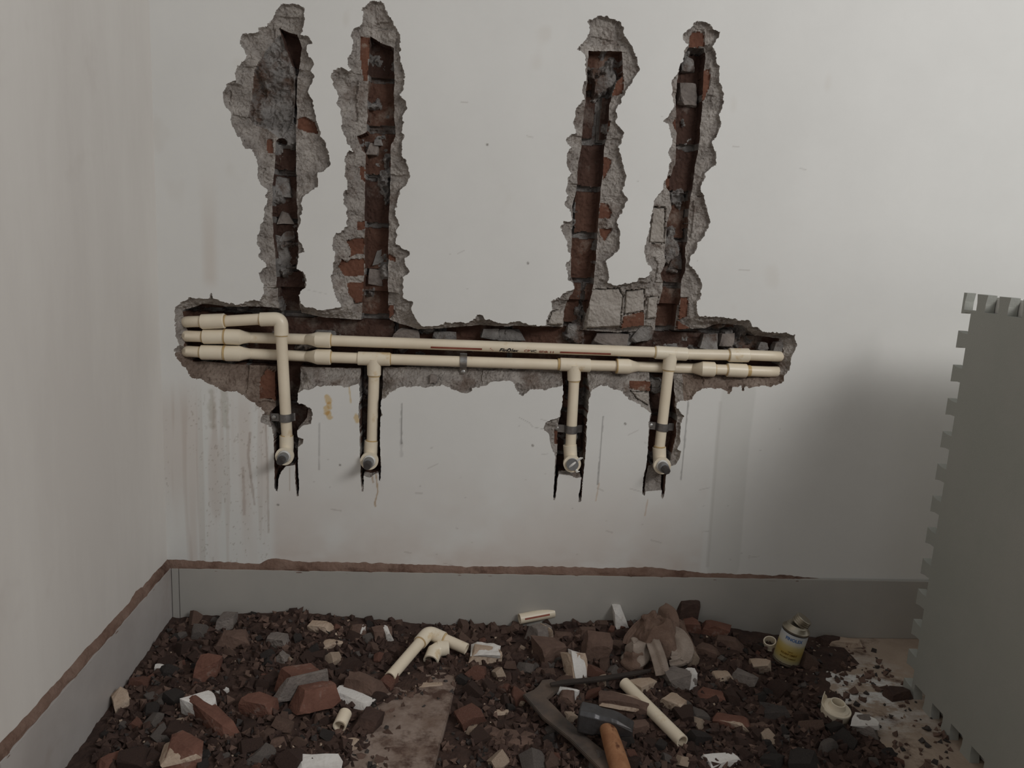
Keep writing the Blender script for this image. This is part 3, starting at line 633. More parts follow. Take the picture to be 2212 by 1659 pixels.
def clamp(px, py, Y, axis, tab0, tab1, mat, label, screws, wid=.016):
    C = W(px, py, Y); axis = Vector(axis).normalized(); out = Vector((0,-1,0)); side = axis.cross(out).normalized()
    if side.x < -.3 or (abs(side.x) < .3 and side.z > 0): side = -side
    r = RP+.0006
    root = empty('pipe_clamp', C)
    pts = [(-r-tab0, -r*.55), (-r-tab0*.5, -r*.5), (-r-.002, -r*.35)]
    pts += [(-r*math.cos(a), r*math.sin(a)) for a in [math.pi*i/14 for i in range(0, 15)]]
    pts += [(r+.002, -r*.35), (r+tab1*.5, -r*.5), (r+tab1, -r*.6)]
    fr_ = lambda s, d, w_: side*s+out*d+axis*w_
    strap_path(pts, fr_, wid, .0014, 'strap', mat, root)
    for s in screws:
        c = side*s+out*(-r*.5+.001)
        tubeobj('screw', [c-out*.012, c+out*.0005, c+out*.0005, c+out*.0030, c+out*.0040], [.002, .002, .0052, .0046, .0022], M['steelb'], root, 14)
    tag(root, label, 'clamp', 'strap clamps on the pipes'); return root
clamp(617, 902, .009, (W(620,945,.009)-W(607,724,.009)), .022, .006, M['steel'], 'grey strap clamp with a round screw, on the elbow pipe', (-.024,))
clamp(1234, 927, .013, (W(1240,823)-W(1232,960)), .022, .012, M['steel'], 'dark strap clamp with curled tab on the pipe below the right tee', (-.030,))
clamp(1431, 922, .013, (W(1444,800)-W(1424,964)), .020, .014, M['steel'], 'dark strap clamp with a screw, on the pipe in the rightmost slot', (-.024,))
clamp(1001, 781, YC, AXD, .004, .018, M['steelb'], 'bright metal strap clamp around the lowest horizontal pipe', (.022,), .014)

# loose mortar lumps stuck in the risers
def hullrock(dims, seed, cut=.46, jit=.24, extra=0):
    R_ = random.Random(seed); bm = bmesh.new(); dx, dy, dz = dims[0]/2, dims[1]/2, dims[2]/2
    for sx in (-1,1):
        for sy in (-1,1):
            for sz in (-1,1):
                c = [sx*(1+R_.uniform(-jit,jit)), sy*(1+R_.uniform(-jit,jit)), sz*(1+R_.uniform(-jit,jit))]
                if R_.random() < .55:
                    for ax_ in range(3):
                        q = list(c); q[ax_] *= 1-2*R_.uniform(.1, cut); bm.verts.new((q[0]*dx, q[1]*dy, q[2]*dz))
                else: bm.verts.new((c[0]*dx, c[1]*dy, c[2]*dz))
    ta, tb, sx_, sy_ = R_.uniform(.55,1), R_.uniform(.6,1), R_.uniform(-.3,.3), R_.uniform(-.3,.3)
    for v in bm.verts:                                 # wedge and lean, so that no piece stays a box
        t = v.co.z/dims[2]+.5; v.co.x = v.co.x*(1-t*(1-ta))+sx_*(t-.5)*dims[2]; v.co.y = v.co.y*(1-t*(1-tb))+sy_*(t-.5)*dims[2]
        u = v.co.x/dims[0]; v.co.y *= 1-.5*u*(ta-.5)*2
    r = bmesh.ops.convex_hull(bm, input=bm.verts[:])
    bmesh.ops.delete(bm, geom=list({g for g in r['geom_interior']+r['geom_unused'] if isinstance(g, bmesh.types.BMVert)}), context='VERTS')
    return bm
def roughen(bm, amp, seed, cuts=2, sc=40):
    from mathutils import noise
    bmesh.ops.triangulate(bm, faces=bm.faces[:])
    bmesh.ops.subdivide_edges(bm, edges=bm.edges[:], cuts=cuts, use_grid_fill=True)
    bm.normal_update(); o = Vector((seed*3.1, seed*1.7, 0))
    for v in bm.verts: v.co += v.normal*amp*(noise.noise(v.co*sc+o)+.6*noise.noise(v.co*sc*2.7+o))
    return bm
for k, (a, b, wd, hg, Y) in enumerate(((806,323,26,22,.03),(818,308,16,12,.03),(611,405,36,40,.038),(618,470,30,26,.042),(612,545,26,60,.04),(625,510,24,20,.04),(812,600,26,34,.042),(822,555,22,30,.045),(1480,140,30,26,.04),(1483,205,36,44,.036),(1460,560,26,34,.04),
        (700,725,44,20,.04),(880,722,60,24,.035),(960,728,50,22,.04),(1100,722,60,24,.045),(1320,735,70,26,.034),(1390,722,50,30,.036),(1530,738,44,30,.034),(1568,735,30,30,.04),(1646,748,24,18,.036),(1678,752,26,30,.03),(936,818,16,18,.012),(1060,720,40,20,.04),(1240,715,40,30,.045))):
    c = W(a, b, Y); bm = roughen(hullrock((wd*.00093, .022, hg*.00093), 100+k), .0022, k, 2, 70)
    for v in bm.verts: v.co += c
    bmobj('mortar_lump', bm, M['mortar'] if k % 3 else M['r_grey'], wall)
# ------------------------------------------------------------------ rubble bed
CTRL = [(390,1345,30),(500,1345,38),(610,1345,48),(720,1345,40),(830,1350,28),(930,1355,20),(1030,1355,22),(1130,1360,20),(1230,1360,26),(1340,1360,34),(1430,1370,44),(1500,1370,44),(1560,1375,28),(1640,1390,9),(1720,1400,4),(1790,1410,2),(1850,1400,-2),
 (350,1420,25),(500,1450,30),(650,1450,30),(800,1430,20),(900,1440,10),(1000,1460,14),(1150,1450,20),(1300,1430,28),(1430,1440,32),(1560,1450,18),(1680,1470,7),(1780,1480,1),(1850,1480,-3),
 (270,1520,18),(400,1560,24),(560,1560,24),(700,1560,16),(800,1560,4),(930,1560,-2),(1020,1560,6),(1150,1570,12),(1300,1560,18),(1450,1540,18),(1600,1560,14),(1750,1570,9),(1840,1600,5),(1950,1620,-3),(1940,1520,-3),
 (790,1590,17),(815,1530,18),(850,1480,16),(755,1650,18),(200,1640,14),(450,1640,16),(650,1640,12),(780,1640,2),(930,1640,-2),(1080,1640,6),(1300,1640,12),(1500,1640,12),(1700,1640,10),(1850,1650,6),(1980,1655,-3),(2050,1600,-4)]
CW = np.array([(*G(a,b,max(c,0)/1000.)[:2], c/1000.) for a, b, c in CTRL])
def bedbase(x, y):
    x = np.asarray(x, float); y = np.asarray(y, float)
    d2 = (x[...,None]-CW[:,0])**2+(y[...,None]-CW[:,1])**2
    w_ = np.exp(-d2/(2*.055**2))+1e-9/(d2+.01)
    return (w_*CW[:,2]).sum(-1)/w_.sum(-1)
def bedz(x, y):
    b = bedbase(x, y)
    return b+(.006*fbm(np.asarray(x)*22, np.asarray(y)*22, 4)+.002*fbm(np.asarray(x)*120, np.asarray(y)*120, 2))*sm((b+.004)/.012)
def top(x, y): return max(float(bedz(np.array(x), np.array(y))), 0.)
def place(px, py, lift=0.):                           # point above the rubble seen at a pixel
    z = .02
    for _ in range(12): q = G(px, py, z); z = .5*z+.5*(top(q.x, q.y)+lift)
    return G(px, py, z)
bw = .004; bxs = np.arange(XL+.0102, G(2060,1650).x, bw); bys = np.arange(G(1100,1659).y-.12, -.0100, bw); bys[-1] = -.0102
BX, BY = np.meshgrid(bxs, bys); BZ = bedz(BX, BY)
nb, na = BX.shape; ib = np.arange(nb*na).reshape(nb, na)
QB = np.stack([ib[:-1,:-1], ib[:-1,1:], ib[1:,1:], ib[1:,:-1]], -1)
keep = np.maximum.reduce([BZ[:-1,:-1], BZ[:-1,1:], BZ[1:,1:], BZ[1:,:-1]]) > -.0008
uq, inv = np.unique(QB[keep], return_inverse=True)
o = mesh('rubble_bed', np.stack([BX,BY,BZ],-1).reshape(-1,3)[uq], inv.reshape(-1,4), M['bed'])
tag(o, 'dark brown brick dust and crumbs heaped over the floor', 'rubble', kind='stuff')

def kpx(q): return FPX/proj(q)[2]                     # pixels per metre at a point
RX = random.Random(11)
def rot(o, rz=0., rx=0., ry=0.): o.rotation_euler = (math.radians(rx), math.radians(ry), math.radians(rz)); return o
MATN = dict(d=M['r_dark'], b=M['r_brown'], r=M['r_red'], g=M['r_grey'], c=M['r_char'], t=M['r_tan'], w=M['r_white'])
heroes = []
def hero(px, py, wpx, hpx, kind, label, rz=0, flat=.55, rx=0, ry=0, seed=None, coat=None, rough=.0012, sink=.3, cat='rubble', name=None, deep=.85):
    q = place(px, py+hpx*.18); k = kpx(q); L, D, H = wpx/k, hpx/k*deep, hpx/k*flat
    sd = seed if seed is not None else px
    nm = name or dict(d='brick_fragment', b='brick_fragment', r='brick_fragment', g='mortar_chunk', c='mortar_chunk', t='plaster_chunk', w='plaster_chunk')[kind]
    root = empty(nm, (q.x, q.y, top(q.x, q.y)+H*(.5-sink)))
    bm = roughen(hullrock((L,D,H), sd), rough, px % 50, 2, 60); bmobj('core' if coat else 'stone', bm, MATN[kind], root)
    if coat:                                          # plaster skin still stuck to one side: (axis, sign, material, share)
        ax_, sg, mk, sh = coat; dm = [L*.98, D*.98, H*.98]; dm[ax_] = (L,D,H)[ax_]*sh
        bm = roughen(hullrock(dm, sd+3), rough, sd % 37, 2, 60)
        of = Vector((0,0,0)); of[ax_] = sg*((L,D,H)[ax_]-dm[ax_])*.46
        for v in bm.verts: v.co += of
        bmobj('plaster_skin', bm, MATN[mk], root)
    rot(root, rz, rx, ry); tag(root, label, cat); heroes.append((px, py, max(wpx,hpx)*.42)); return root
def single(*a, **k):                                   # hero of one mesh: fold the stone into a top-level mesh
    r = hero(*a, **k); c = r.children[0]; nm = r.name; lb, ct = r['label'], r['category']
    c.parent = None; c.location = r.location; c.rotation_euler = r.rotation_euler
    bpy.data.objects.remove(r); c.name = nm; tag(c, lb, ct); return c
H_, S_ = hero, single
S_(450,1446,54,62,'r','upright red brick chunk left of the two mortared bricks',10,.9,seed=5)
H_(462,1548,150,62,'r','long red brick piece with a white plaster end',-42,.75,coat=(0,-1,'w',.36),seed=9,ry=8)
H_(392,1632,76,84,'r','red brick piece with a pale pink plaster face, in front of the long plaster-ended brick',15,.7,coat=(2,1,'t',.3),seed=3)
qb = place(664,1508); kb = kpx(qb); rootb = empty('broken_masonry', (qb.x, qb.y, top(qb.x,qb.y)+.012))
for nm_, mk_, L_, D_, H_2, ox, oy, oz, sd_ in (('brick','r',112,52,44,.004,.030,.012,305),('mortar_strip','g',126,20,50,-.002,.004,.011,318),('brick','r',96,50,44,.006,-.024,.000,311)):
    bm = roughen(hullrock((L_/kb,D_/kb,H_2/kb), sd_, .25, .10), .0012, sd_ % 50, 2, 60)
    for v in bm.verts: v.co += Vector((ox,oy,oz))
    bmobj(nm_, bm, MATN[mk_], rootb)
rot(rootb, 34, -8, 6); tag(rootb, 'two red brick pieces still joined by a grey mortar strip', 'rubble'); heroes.append((664,1500,62))
S_(785,1482,92,66,'b','large smooth brown stone behind the white plaster block',-24,.7,seed=14)
S_(763,1506,92,50,'w','bright white plaster block with a broken edge',-30,.5,seed=21,ry=8)
S_(796,1560,44,56,'d','dark brown brick wedge between white plaster block and stone slab',-20,.7,seed=2)
S_(690,1352,58,34,'t','layered tan plaster flake on the heap behind the two mortared bricks',-14,.6,seed=4)
H_(505,1382,76,48,'b','brown brick lump with a grey mortar skin near the skirting',5,.7,coat=(2,-1,'g',.35),seed=6)
S_(600,1382,62,40,'g','pale grey crumbly mortar clod near the back skirting',-20,.6,seed=31,rough=.003)
S_(612,1420,32,26,'g','small grey mortar clod below a larger pale one',-40,.7,seed=33,rough=.003)
S_(490,1345,36,46,'g','grey brown mortar lump touching the back skirting',0,.8,seed=35,rough=.002)
H_(826,1372,40,38,'b','small brown brick bit capped with white plaster',20,.8,coat=(0,1,'w',.42),seed=7)
H_(772,1360,40,26,'b','brown chip with a flat white painted face, near the skirting',0,.7,coat=(0,1,'w',.3),seed=17)
S_(714,1388,44,26,'t','tan flat plaster shard below the layered flake',15,.4,seed=19)
H_(1052,1412,66,54,'t','rounded plaster chunk with a white crusty top beside the loose elbow pipe',-8,.6,coat=(2,1,'w',.3),seed=23,rough=.0018)
H_(1248,1440,44,72,'t','upright pale plaster shard with a flat painted face',10,.5,rx=50,coat=(2,1,'w',.45),seed=25,deep=1.0)
S_(1335,1337,28,44,'w','clean white wedge of plaster standing against the skirting',0,.9,seed=27,sink=.1)
S_(1288,1402,52,74,'b','half brick, brown and rounded, standing beside the upright pale shard',-5,.8,seed=29,rx=18)
S_(1190,1404,62,60,'b','brown brick chunk in front of the short striped pipe offcut',25,.7,seed=37)
H_(1165,1372,44,58,'g','grey pointed mortar shard with a pale edge below the striped offcut',30,.7,coat=(0,1,'t',.2),seed=39)
S_(1215,1372,48,30,'b','flat brown flake beside the pointed mortar shard',-10,.5,seed=41)
S_(1232,1440,28,28,'g','blue grey mortar flake against the upright pale shard',-40,.5,seed=43)
S_(1268,1362,42,28,'b','brown stone chip below the white wedge of plaster',12,.6,seed=45)
S_(1480,1326,44,64,'d','dark brick piece standing against the skirting behind the rag',0,.8,seed=47,sink=.1)
S_(1492,1352,40,38,'r','round reddish brick stub in front of the standing dark brick',0,.8,seed=49)
S_(1540,1362,62,46,'r','angular red brown brick piece, first right of the rag',-25,.7,seed=51)
S_(1572,1388,70,42,'b','broad brown brick slab sloping down from the rag',-18,.6,seed=53)
S_(1528,1402,56,34,'b','brown flat piece lying right of the rag',-35,.5,seed=55)
H_(1470,1466,66,54,'g','grey mortar clod with a white chalky underside, in front of the rag',5,.7,coat=(0,1,'w',.3),seed=57,rough=.003)
S_(1390,1478,56,36,'t','small square sawn tan block beside the long loose pipe',25,.6,seed=59,rough=.0005)
S_(1560,1458,44,44,'t','tan plaster flake with dark pits on the rubble right of the rag',20,.4,seed=61)
S_(1606,1462,48,34,'g','grey brown stone leaning between two tan flakes',-40,.6,seed=63)
H_(1640,1438,42,38,'t','tan plaster lump with a grey foot, near the open tin',-10,.7,coat=(2,-1,'g',.4),seed=65)
S_(1535,1498,72,36,'r','flat red brown brick shard with a pointed right end',-14,.4,seed=67)
S_(1455,1515,50,52,'t','tan and brown broken piece right of the long loose pipe',-50,.5,seed=69)
H_(1580,1556,80,46,'r','reddish brick slab with a pale mortar lower edge',-22,.5,coat=(1,-1,'t',.22),seed=71)
S_(1675,1536,78,46,'c','large flat charcoal grey stone on the front rubble',-5,.4,seed=73)
S_(1640,1565,60,30,'b','thin brown slab under the flat charcoal stone',8,.4,seed=75)
S_(1110,1590,110,56,'b','wide flat brown stone with a cracked left edge',-10,.3,seed=77)
S_(1062,1580,50,30,'b','small brown flake broken off the wide flat stone',-30,.4,seed=79)
H_(1345,1524,90,60,'b','brown brick lump crusted with white plaster behind the hammer',-20,.7,coat=(2,1,'t',.25),seed=81)
H_(1222,1508,44,42,'b','round brown lump with a white crust beside the notched steel bar',-20,.8,coat=(1,1,'w',.3),seed=83)
S_(1386,1532,30,30,'t','small pale stone between the hammer head and the long loose pipe',0,.8,seed=85)
S_(1375,1572,40,40,'b','square brown brick bit at the tip of the hammer head',10,.8,seed=87)
S_(262,1510,30,64,'t','tan flake leaning on the left skirting',30,.5,rx=20,seed=89)
S_(345,1443,22,20,'w','tiny white plaster pebble near the left skirting',0,.8,seed=91)
H_(686,1652,84,50,'w','white crusty plaster lump in front of the short cream offcut',8,.6,coat=(2,-1,'t',.4),seed=93)
S_(757,1604,40,40,'t','cream mottled flake at the left edge of the stone slab',25,.4,seed=95)
S_(600,1602,42,30,'b','brown chip with white scuffs between two brick pieces',10,.6,seed=97)
S_(560,1520,76,72,'r','dark red broad brick block behind the plaster-ended brick',-12,.6,seed=99)
S_(1940,1500,54,32,'d','lone dark brown clod on the bare floor near the foam mat',8,.7,seed=101,sink=.15)
H_(1866,1568,52,46,'g','pale stone with a bright white top on the bare floor',-30,.7,coat=(2,1,'w',.4),seed=103,sink=.15)
S_(1822,1388,62,26,'t','thin pale plaster shard on the floor right of the open tin',-12,.5,seed=105,sink=.1)
S_(1790,1385,40,26,'d','dark clod between the open tin and the thin pale shard',0,.7,seed=107,sink=.2)
S_(1560,1640,74,36,'w','cream plaster lump at the front of the rubble',10,.5,seed=109)
S_(250,1640,62,46,'r','orange brown brick chip at the foot of the left skirting',35,.5,seed=111)
S_(930,1478,52,26,'t','thin tan flake lying on the stone slab',8,.3,seed=113)
S_(480,1490,26,22,'w','small white chip above the plaster-ended brick',-20,.5,seed=115)
S_(1078,1538,46,18,'t','thin cream splinter on the dark rubble beside the steel bar',8,.4,seed=117)

# ------------------------------------------------------------------ scattered pieces, one object each
KINDS = [ # key, weight, name, label, category, group
 ('d', .36, 'brick_fragment', 'small dark brown brick fragment lying loose in the rubble', 'small dark brick fragments'),
 ('b', .22, 'brick_fragment', 'small brown brick fragment lying loose in the rubble', 'small brown brick fragments'),
 ('c', .18, 'mortar_chunk', 'small charcoal grey mortar chunk lying loose in the rubble', 'small charcoal mortar chunks'),
 ('r', .09, 'brick_fragment', 'small red brick fragment lying loose in the rubble', 'small red brick fragments'),
 ('g', .10, 'mortar_chunk', 'small light grey mortar chunk lying loose in the rubble', 'small grey mortar chunks'),
 ('t', .05, 'plaster_chunk', 'small tan plaster crumb lying loose in the rubble', 'small tan plaster crumbs')]
protos = {}
for ki, (k_, *_r2) in enumerate(KINDS):
    protos[k_] = []
    for j in range(7):
        bm = hullrock((1, RX.uniform(.6,.95), RX.uniform(.4,.75)), 500+ki*20+j); me = bpy.data.meshes.new('fragment'); bm.to_mesh(me); bm.free(); me.materials.append(MATN[k_]); protos[k_].append(me)
AREA = [(372,1345),(620,1318),(900,1345),(1100,1345),(1400,1330),(1560,1360),(1660,1390),(1760,1400),(1740,1470),(1800,1540),(1880,1600),(1960,1659),(1040,1659),(1000,1560),(985,1470),(880,1460),(800,1540),(770,1659),(190,1659),(260,1500)]
def inpoly(x, y, P):
    c = False
    for (xa, ya), (xb, yb) in zip(P, P[1:]+P[:1]):
        if (ya > y) != (yb > y) and x < (xb-xa)*(y-ya)/(yb-ya)+xa: c = not c
    return c
KEEP = [(925,1370,60),(960,1420,45),(870,1430,40),(1707,1380,55),(1803,1527,50),(738,1555,30),(1420,1390,70),(1400,1530,30),(1450,1580,30),(1300,1560,60),(1157,1330,40),(1200,1520,40),(1250,1600,45)]
MARKS = [(925,1390,'the loose elbow pipe'),(1707,1390,'the cement tin'),(1803,1530,'the cream flange fitting'),(738,1555,'the short cream pipe stub'),(1425,1400,'the rag'),(1420,1545,'the long loose pipe'),(1300,1565,'the hammer head'),(1330,1640,'the hammer handle'),
 (1157,1332,'the striped pipe offcut'),(1165,1500,'the forked steel bar'),(870,1560,'the stone slab'),(763,1506,'the white plaster block'),(450,1446,'the upright red brick chunk'),(462,1548,'the plaster-ended brick'),(392,1632,'the pink-faced brick'),(560,1520,'the dark red brick block'),
 (600,1382,'the crumbly mortar clod'),(1052,1412,'the crusty plaster chunk'),(1110,1590,'the wide flat stone'),(1248,1440,'the upright pale shard'),(1580,1556,'the pale-edged brick slab'),(1675,1536,'the flat charcoal stone'),(1572,1388,'the broad brick slab'),(1606,1460,'the leaning grey stone'),(1480,1320,'the standing dark brick'),(690,1352,'the layered tan flake'),
 (1560,1640,'the cream plaster lump'),(686,1650,'the white crusty lump'),(262,1510,'the left skirting'),(250,1630,'the left skirting'),(330,1420,'the left skirting'),(500,1330,'the back skirting'),(800,1335,'the back skirting'),(1000,1345,'the back skirting'),(1260,1345,'the back skirting'),(1190,1404,'the half brick')]
def describe(kk, a, b, L, o):
    best = min(MARKS, key=lambda m_: math.hypot(m_[0]-a, (m_[1]-b)*1.3)); dm = o.data.vertices; zz = max(v.co.z for v in dm)-min(v.co.z for v in dm)
    size = 'small' if L < .019 else ('walnut-sized' if L < .029 else 'larger')
    shape = 'flat' if zz < .52 else 'blocky'
    col = dict(d='dark brown brick bit', b='brown brick bit', c='charcoal mortar bit', r='red brick bit', g='grey mortar bit', t='tan plaster bit')[kk[0]]
    far = math.hypot(best[0]-a, (best[1]-b)*1.3)
    return f"{size} {shape} {col} in the rubble {'beside' if far < 70 else 'nearest to'} {best[2]}"
taken = list(heroes)+KEEP; count = 0; tries = 0
while count < 290 and tries < 30000:
    tries += 1
    a, b = RX.uniform(180,1960), RX.uniform(1318,1668)
    if not inpoly(a, b, AREA): continue
    sz = RX.choice([13,16,18,21,24,28,32,38])*(.75+.5*(b-1318)/340)
    if any((a-x)**2+((b-y)*1.25)**2 < (r+sz*.30)**2 for x, y, r in taken): continue
    u = RX.random(); acc = 0
    if 1000 < a < 1660 and b < 1475 and RX.random() < .55: u = RX.choice([.45,.5,.55,.82,.9,.93,.97])
    for kk in KINDS:
        acc += kk[1]
        if u <= acc: break
    q = place(a, b); L = sz*1.15/kpx(q)
    if q.y > -.012-L*.55: q.y = -.012-L*.55
    if q.x < XL+.012+L*.5: continue
    o = bpy.data.objects.new(kk[2], RX.choice(protos[kk[0]])); link(o)
    o.scale = (L,L,L); o.location = (q.x, q.y, top(q.x,q.y)+L*.12); o.rotation_euler = (RX.uniform(-.6,.6), RX.uniform(-.6,.6), RX.uniform(0,6.28))
    tag(o, describe(kk, a, b, L, o), 'rubble', kk[4]); taken.append((a, b, sz*.34)); count += 1

# crumbs too small to pick apart: one mesh per colour
def grit(name, label, mat, n, lo, hi, region, seed):
    R_ = np.random.RandomState(seed); v = []; f = []; m_ = 0
    tet = np.array([(1,1,1),(1,-1,-1),(-1,1,-1),(-1,-1,1),(-1,-1,-1.)])
    while m_ < n:
        a, b = R_.uniform(180,2060), R_.uniform(1318,1690)
        if not region(a, b): continue
        q = place(a, b); s = R_.uniform(lo, hi)/1000.
        if q.y > -.014 or q.x < XL+.014: continue
        Rm = np.array(Quaternion((R_.randn(),R_.randn(),R_.randn(),R_.randn())).normalized().to_matrix())
        pts = (tet*R_.uniform(.5,1.1,(5,3))*s*.6)@Rm.T+np.array((q.x,q.y,top(q.x,q.y)+s*.25)); k0 = len(v); v += pts.tolist()
        f += [(k0,k0+1,k0+2),(k0,k0+3,k0+1),(k0+1,k0+3,k0+4),(k0,k0+2,k0+3),(k0+2,k0+4,k0+3),(k0+1,k0+4,k0+2)]; m_ += 1
    o = mesh(name, v, f, mat); tag(o, label, 'rubble', kind='stuff')
inA = lambda a, b: inpoly(a, b, AREA)
anyf = lambda a, b: (inA(a,b) or (a > 780 and b > 1390 and not (a > 1960+(b-1480)*1.0)))
grit('dark_crumbs', 'fine dark brown crumbs strewn through the rubble', M['r_dark'], 2800, 3, 14, inA, 1)
grit('brown_crumbs', 'fine brown brick crumbs strewn over rubble and floor', M['r_brown'], 1300, 2.5, 12, anyf, 2)
grit('grey_crumbs', 'fine charcoal mortar crumbs strewn over rubble and floor', M['r_char'], 900, 2.5, 9, anyf, 3)
grit('pale_crumbs', 'tiny pale plaster crumbs sprinkled over rubble and floor', M['r_tan'], 330, 1.2, 4.5, anyf, 4)

# ------------------------------------------------------------------ stone slab
def prism(name, outline, thick, mat, parent=None, bev=.0, z_up=Vector((0,0,1))):
    bm = bmesh.new(); t = [bm.verts.new(p_) for p_ in outline]; b = [bm.verts.new(Vector(p_)-z_up*thick) for p_ in outline]
    bm.faces.new(t); bm.faces.new(b[::-1]); n = len(t)
    for i in range(n): bm.faces.new((t[i], b[i], b[(i+1)%n], t[(i+1)%n]))
    bmesh.ops.recalc_face_normals(bm, faces=bm.faces[:])
    if bev: bmesh.ops.bevel(bm, geom=[e for e in bm.edges if abs((e.verts[0].co-e.verts[1].co).normalized().dot(z_up)) < .5], offset=bev, segments=2, affect='EDGES')
    return bmobj(name, bm, mat, parent)
zS = .0135
o = prism('stone_slab', [G(x,y,zS) for x, y in ((990,1440),(985,1475),(972,1530),(955,1590),(935,1665),(920,1720),(700,1720),(712,1660),(750,1590),(785,1530),(810,1480),(840,1440))], zS-.0005, M['slab'], None, .002)
tag(o, 'dusty beige stone slab lying flat on the floor among the rubble', 'slab')

# ------------------------------------------------------------------ loose cream plumbing
def hollow(bm, P, R, wall_=.0022, seg=22):
    """open tube with a wall"""
    a, b = Vector(P[0]), Vector(P[-1]); ri = R-wall_
    pts = [a+(b-a)*.04*0]+list(map(Vector,P)); 
    tube(bm, list(P), R, seg, (False, False)); r2 = tube(bm, list(P), ri, seg, (False, False))
    for end in (0, -1):
        c, n1, n2 = frames(list(P))[end]
        ro = [bm.verts.new(c+(n1*math.cos(2*math.pi*k/seg)+n2*math.sin(2*math.pi*k/seg))*R) for k in range(seg)]
        rn = [bm.verts.new(c+(n1*math.cos(2*math.pi*k/seg)+n2*math.sin(2*math.pi*k/seg))*ri) for k in range(seg)]
        for k in range(seg): bm.faces.new((ro[k], ro[(k+1)%seg], rn[(k+1)%seg], rn[k]))
    bmesh.ops.remove_doubles(bm, verts=bm.verts[:], dist=1e-6); bmesh.ops.recalc_face_normals(bm, faces=bm.faces[:])
def offcut(px0, py0, px1, py1, l0, l1, label, name='pipe_offcut', R=RP):
    a, b = place(px0,py0,l0), place(px1,py1,l1); c = (a+b)/2
    bm = bmesh.new(); hollow(bm, [a-c, (b-c)*.0+Vector((0,0,0)), b-c], R)
    o = bmobj(name, bm, M['cpvc'], None, True); o.location = c; edgesmooth(o); tag(o, label, 'pipe'); return o, a, b
offcut(1349,1476,1474,1602,.016,.014,'long straight cream pipe offcut lying beside the hammer')
offcut(746,1541,733,1569,.016,.012,'short cream pipe stub lying beside the white plaster block')
o, a, b = offcut(1122,1337,1196,1323,.020,.022,'short cream pipe offcut with a red stripe, against the skirting')
dirn = (b-a).normalized(); up_ = (Vector((0,0,1))-dirn*dirn.z).normalized(); fr2 = dirn.cross(up_); fr2 = fr2 if fr2.y < 0 else -fr2
stripe(-.030, .026, .003, .0036, o, lambda s, v_: dirn*s+(fr2*math.cos(v_/RP)+up_*math.sin(v_/RP))*(RP+.0004))
# elbow with two lengths of pipe
E0 = place(926,1366,.030)
root = empty('elbow_pipe_assembly', E0); A1 = place(842,1464,.012); B1 = place(1008,1402,.016)
dA, dB = (A1-E0).normalized(), (B1-E0).normalized()
bm = bmesh.new(); tube(bm, [dA*.036]+arc((0,0,0), dA*.013, dB*.013, 8)+[dB*.034], .0140); o = bmobj('elbow', bm, M['cpvcw'], root, True); edgesmooth(o)
bm = bmesh.new(); hollow(bm, [dA*.030, (A1-E0)*.6, A1-E0], RP); o = bmobj('pipe', bm, M['cpvc'], root, True); edgesmooth(o)
bm = bmesh.new(); hollow(bm, [dB*.028, (B1-E0)*.7, B1-E0], RP); o = bmobj('pipe', bm, M['cpvc'], root, True); edgesmooth(o)
for d_ in (dA, dB): tubeobj('glue_ring', [d_*.0345, d_*.0375], RP+.0012, M['glue'], root)
tag(root, 'loose cream elbow with a long and a short pipe glued in', 'pipe')
E1 = place(941,1402,.016); da_, db_ = Vector((-.25,-.86,-.28)).normalized(), Vector((.93,.1,.05)).normalized()
root = empty('elbow_fitting', E1)
for d_, L_ in ((da_, .032), (db_, .026)): 
    bm = bmesh.new(); hollow(bm, [d_*.004, d_*.015, d_*L_], .0150, .0030); o = bmobj('socket', bm, M['cpvcw'], root, True); edgesmooth(o)
bm = bmesh.new(); tube(bm, arc((0,0,0), da_*.014, db_*.014, 8), .0146); bmobj('bend', bm, M['cpvcw'], root, True)
tag(root, 'small empty cream elbow fitting, its round mouth facing out', 'fitting')

# cream reducer/flange with a torn rim
C0 = place(1801,1548,.0); root = empty('flange_fitting', (C0.x, C0.y, .002))
def lathe(name, prof_, mat, parent, seg=36, wob_=None):
    bm = bmesh.new(); rings = []
    for r, z in prof_: rings.append([bm.verts.new((r*math.cos(2*math.pi*k/seg), r*math.sin(2*math.pi*k/seg), z)) for k in range(seg)])
    for a_, b_ in zip(rings[:-1], rings[1:]):
        for k in range(seg): bm.faces.new((a_[k], a_[(k+1)%seg], b_[(k+1)%seg], b_[k]))
    bmesh.ops.recalc_face_normals(bm, faces=bm.faces[:])
    o = bmobj(name, bm, mat, parent, True); edgesmooth(o, 30); return o
lathe('body', [(0,0),(.0205,0),(.0245,.004),(.0262,.020),(.0255,.0215),(.0225,.0215),(.0215,.0230),(.0150,.0240)], M['cpvcw'], root)
lathe('spigot', [(.0150,.0235),(.0138,.0260),(.0132,.0335),(.0122,.0338),(.0108,.0335),(.0104,.024),(.0104,.004),(0,.004)], M['cpvcw'], root)
v = []; f = []; nseg = 9
for i in range(nseg+1):
    a_ = math.radians(105+85*i/nseg); hh = .003+.016*max(0,1-abs(i/nseg-.35)/.35)*(.8+.3*(i % 2))
    for rr_, zz in ((.0255,.0205),(.0266,.0205),(.0272,.0205+hh),(.0262,.0205+hh)): v.append((rr_*math.cos(a_), rr_*math.sin(a_), zz))
for i in range(nseg):
    for k in range(4): f.append((i*4+k, i*4+(k+1)%4, (i+1)*4+(k+1)%4, (i+1)*4+k))
f += [(3,2,1,0), (nseg*4,nseg*4+1,nseg*4+2,nseg*4+3)]
mesh('torn_rim', v, f, M['cpvcw'], root)
rot(root, 0, 8, 4); tag(root, 'round cream pipe fitting with a torn rim on the dusty floor', 'fitting')

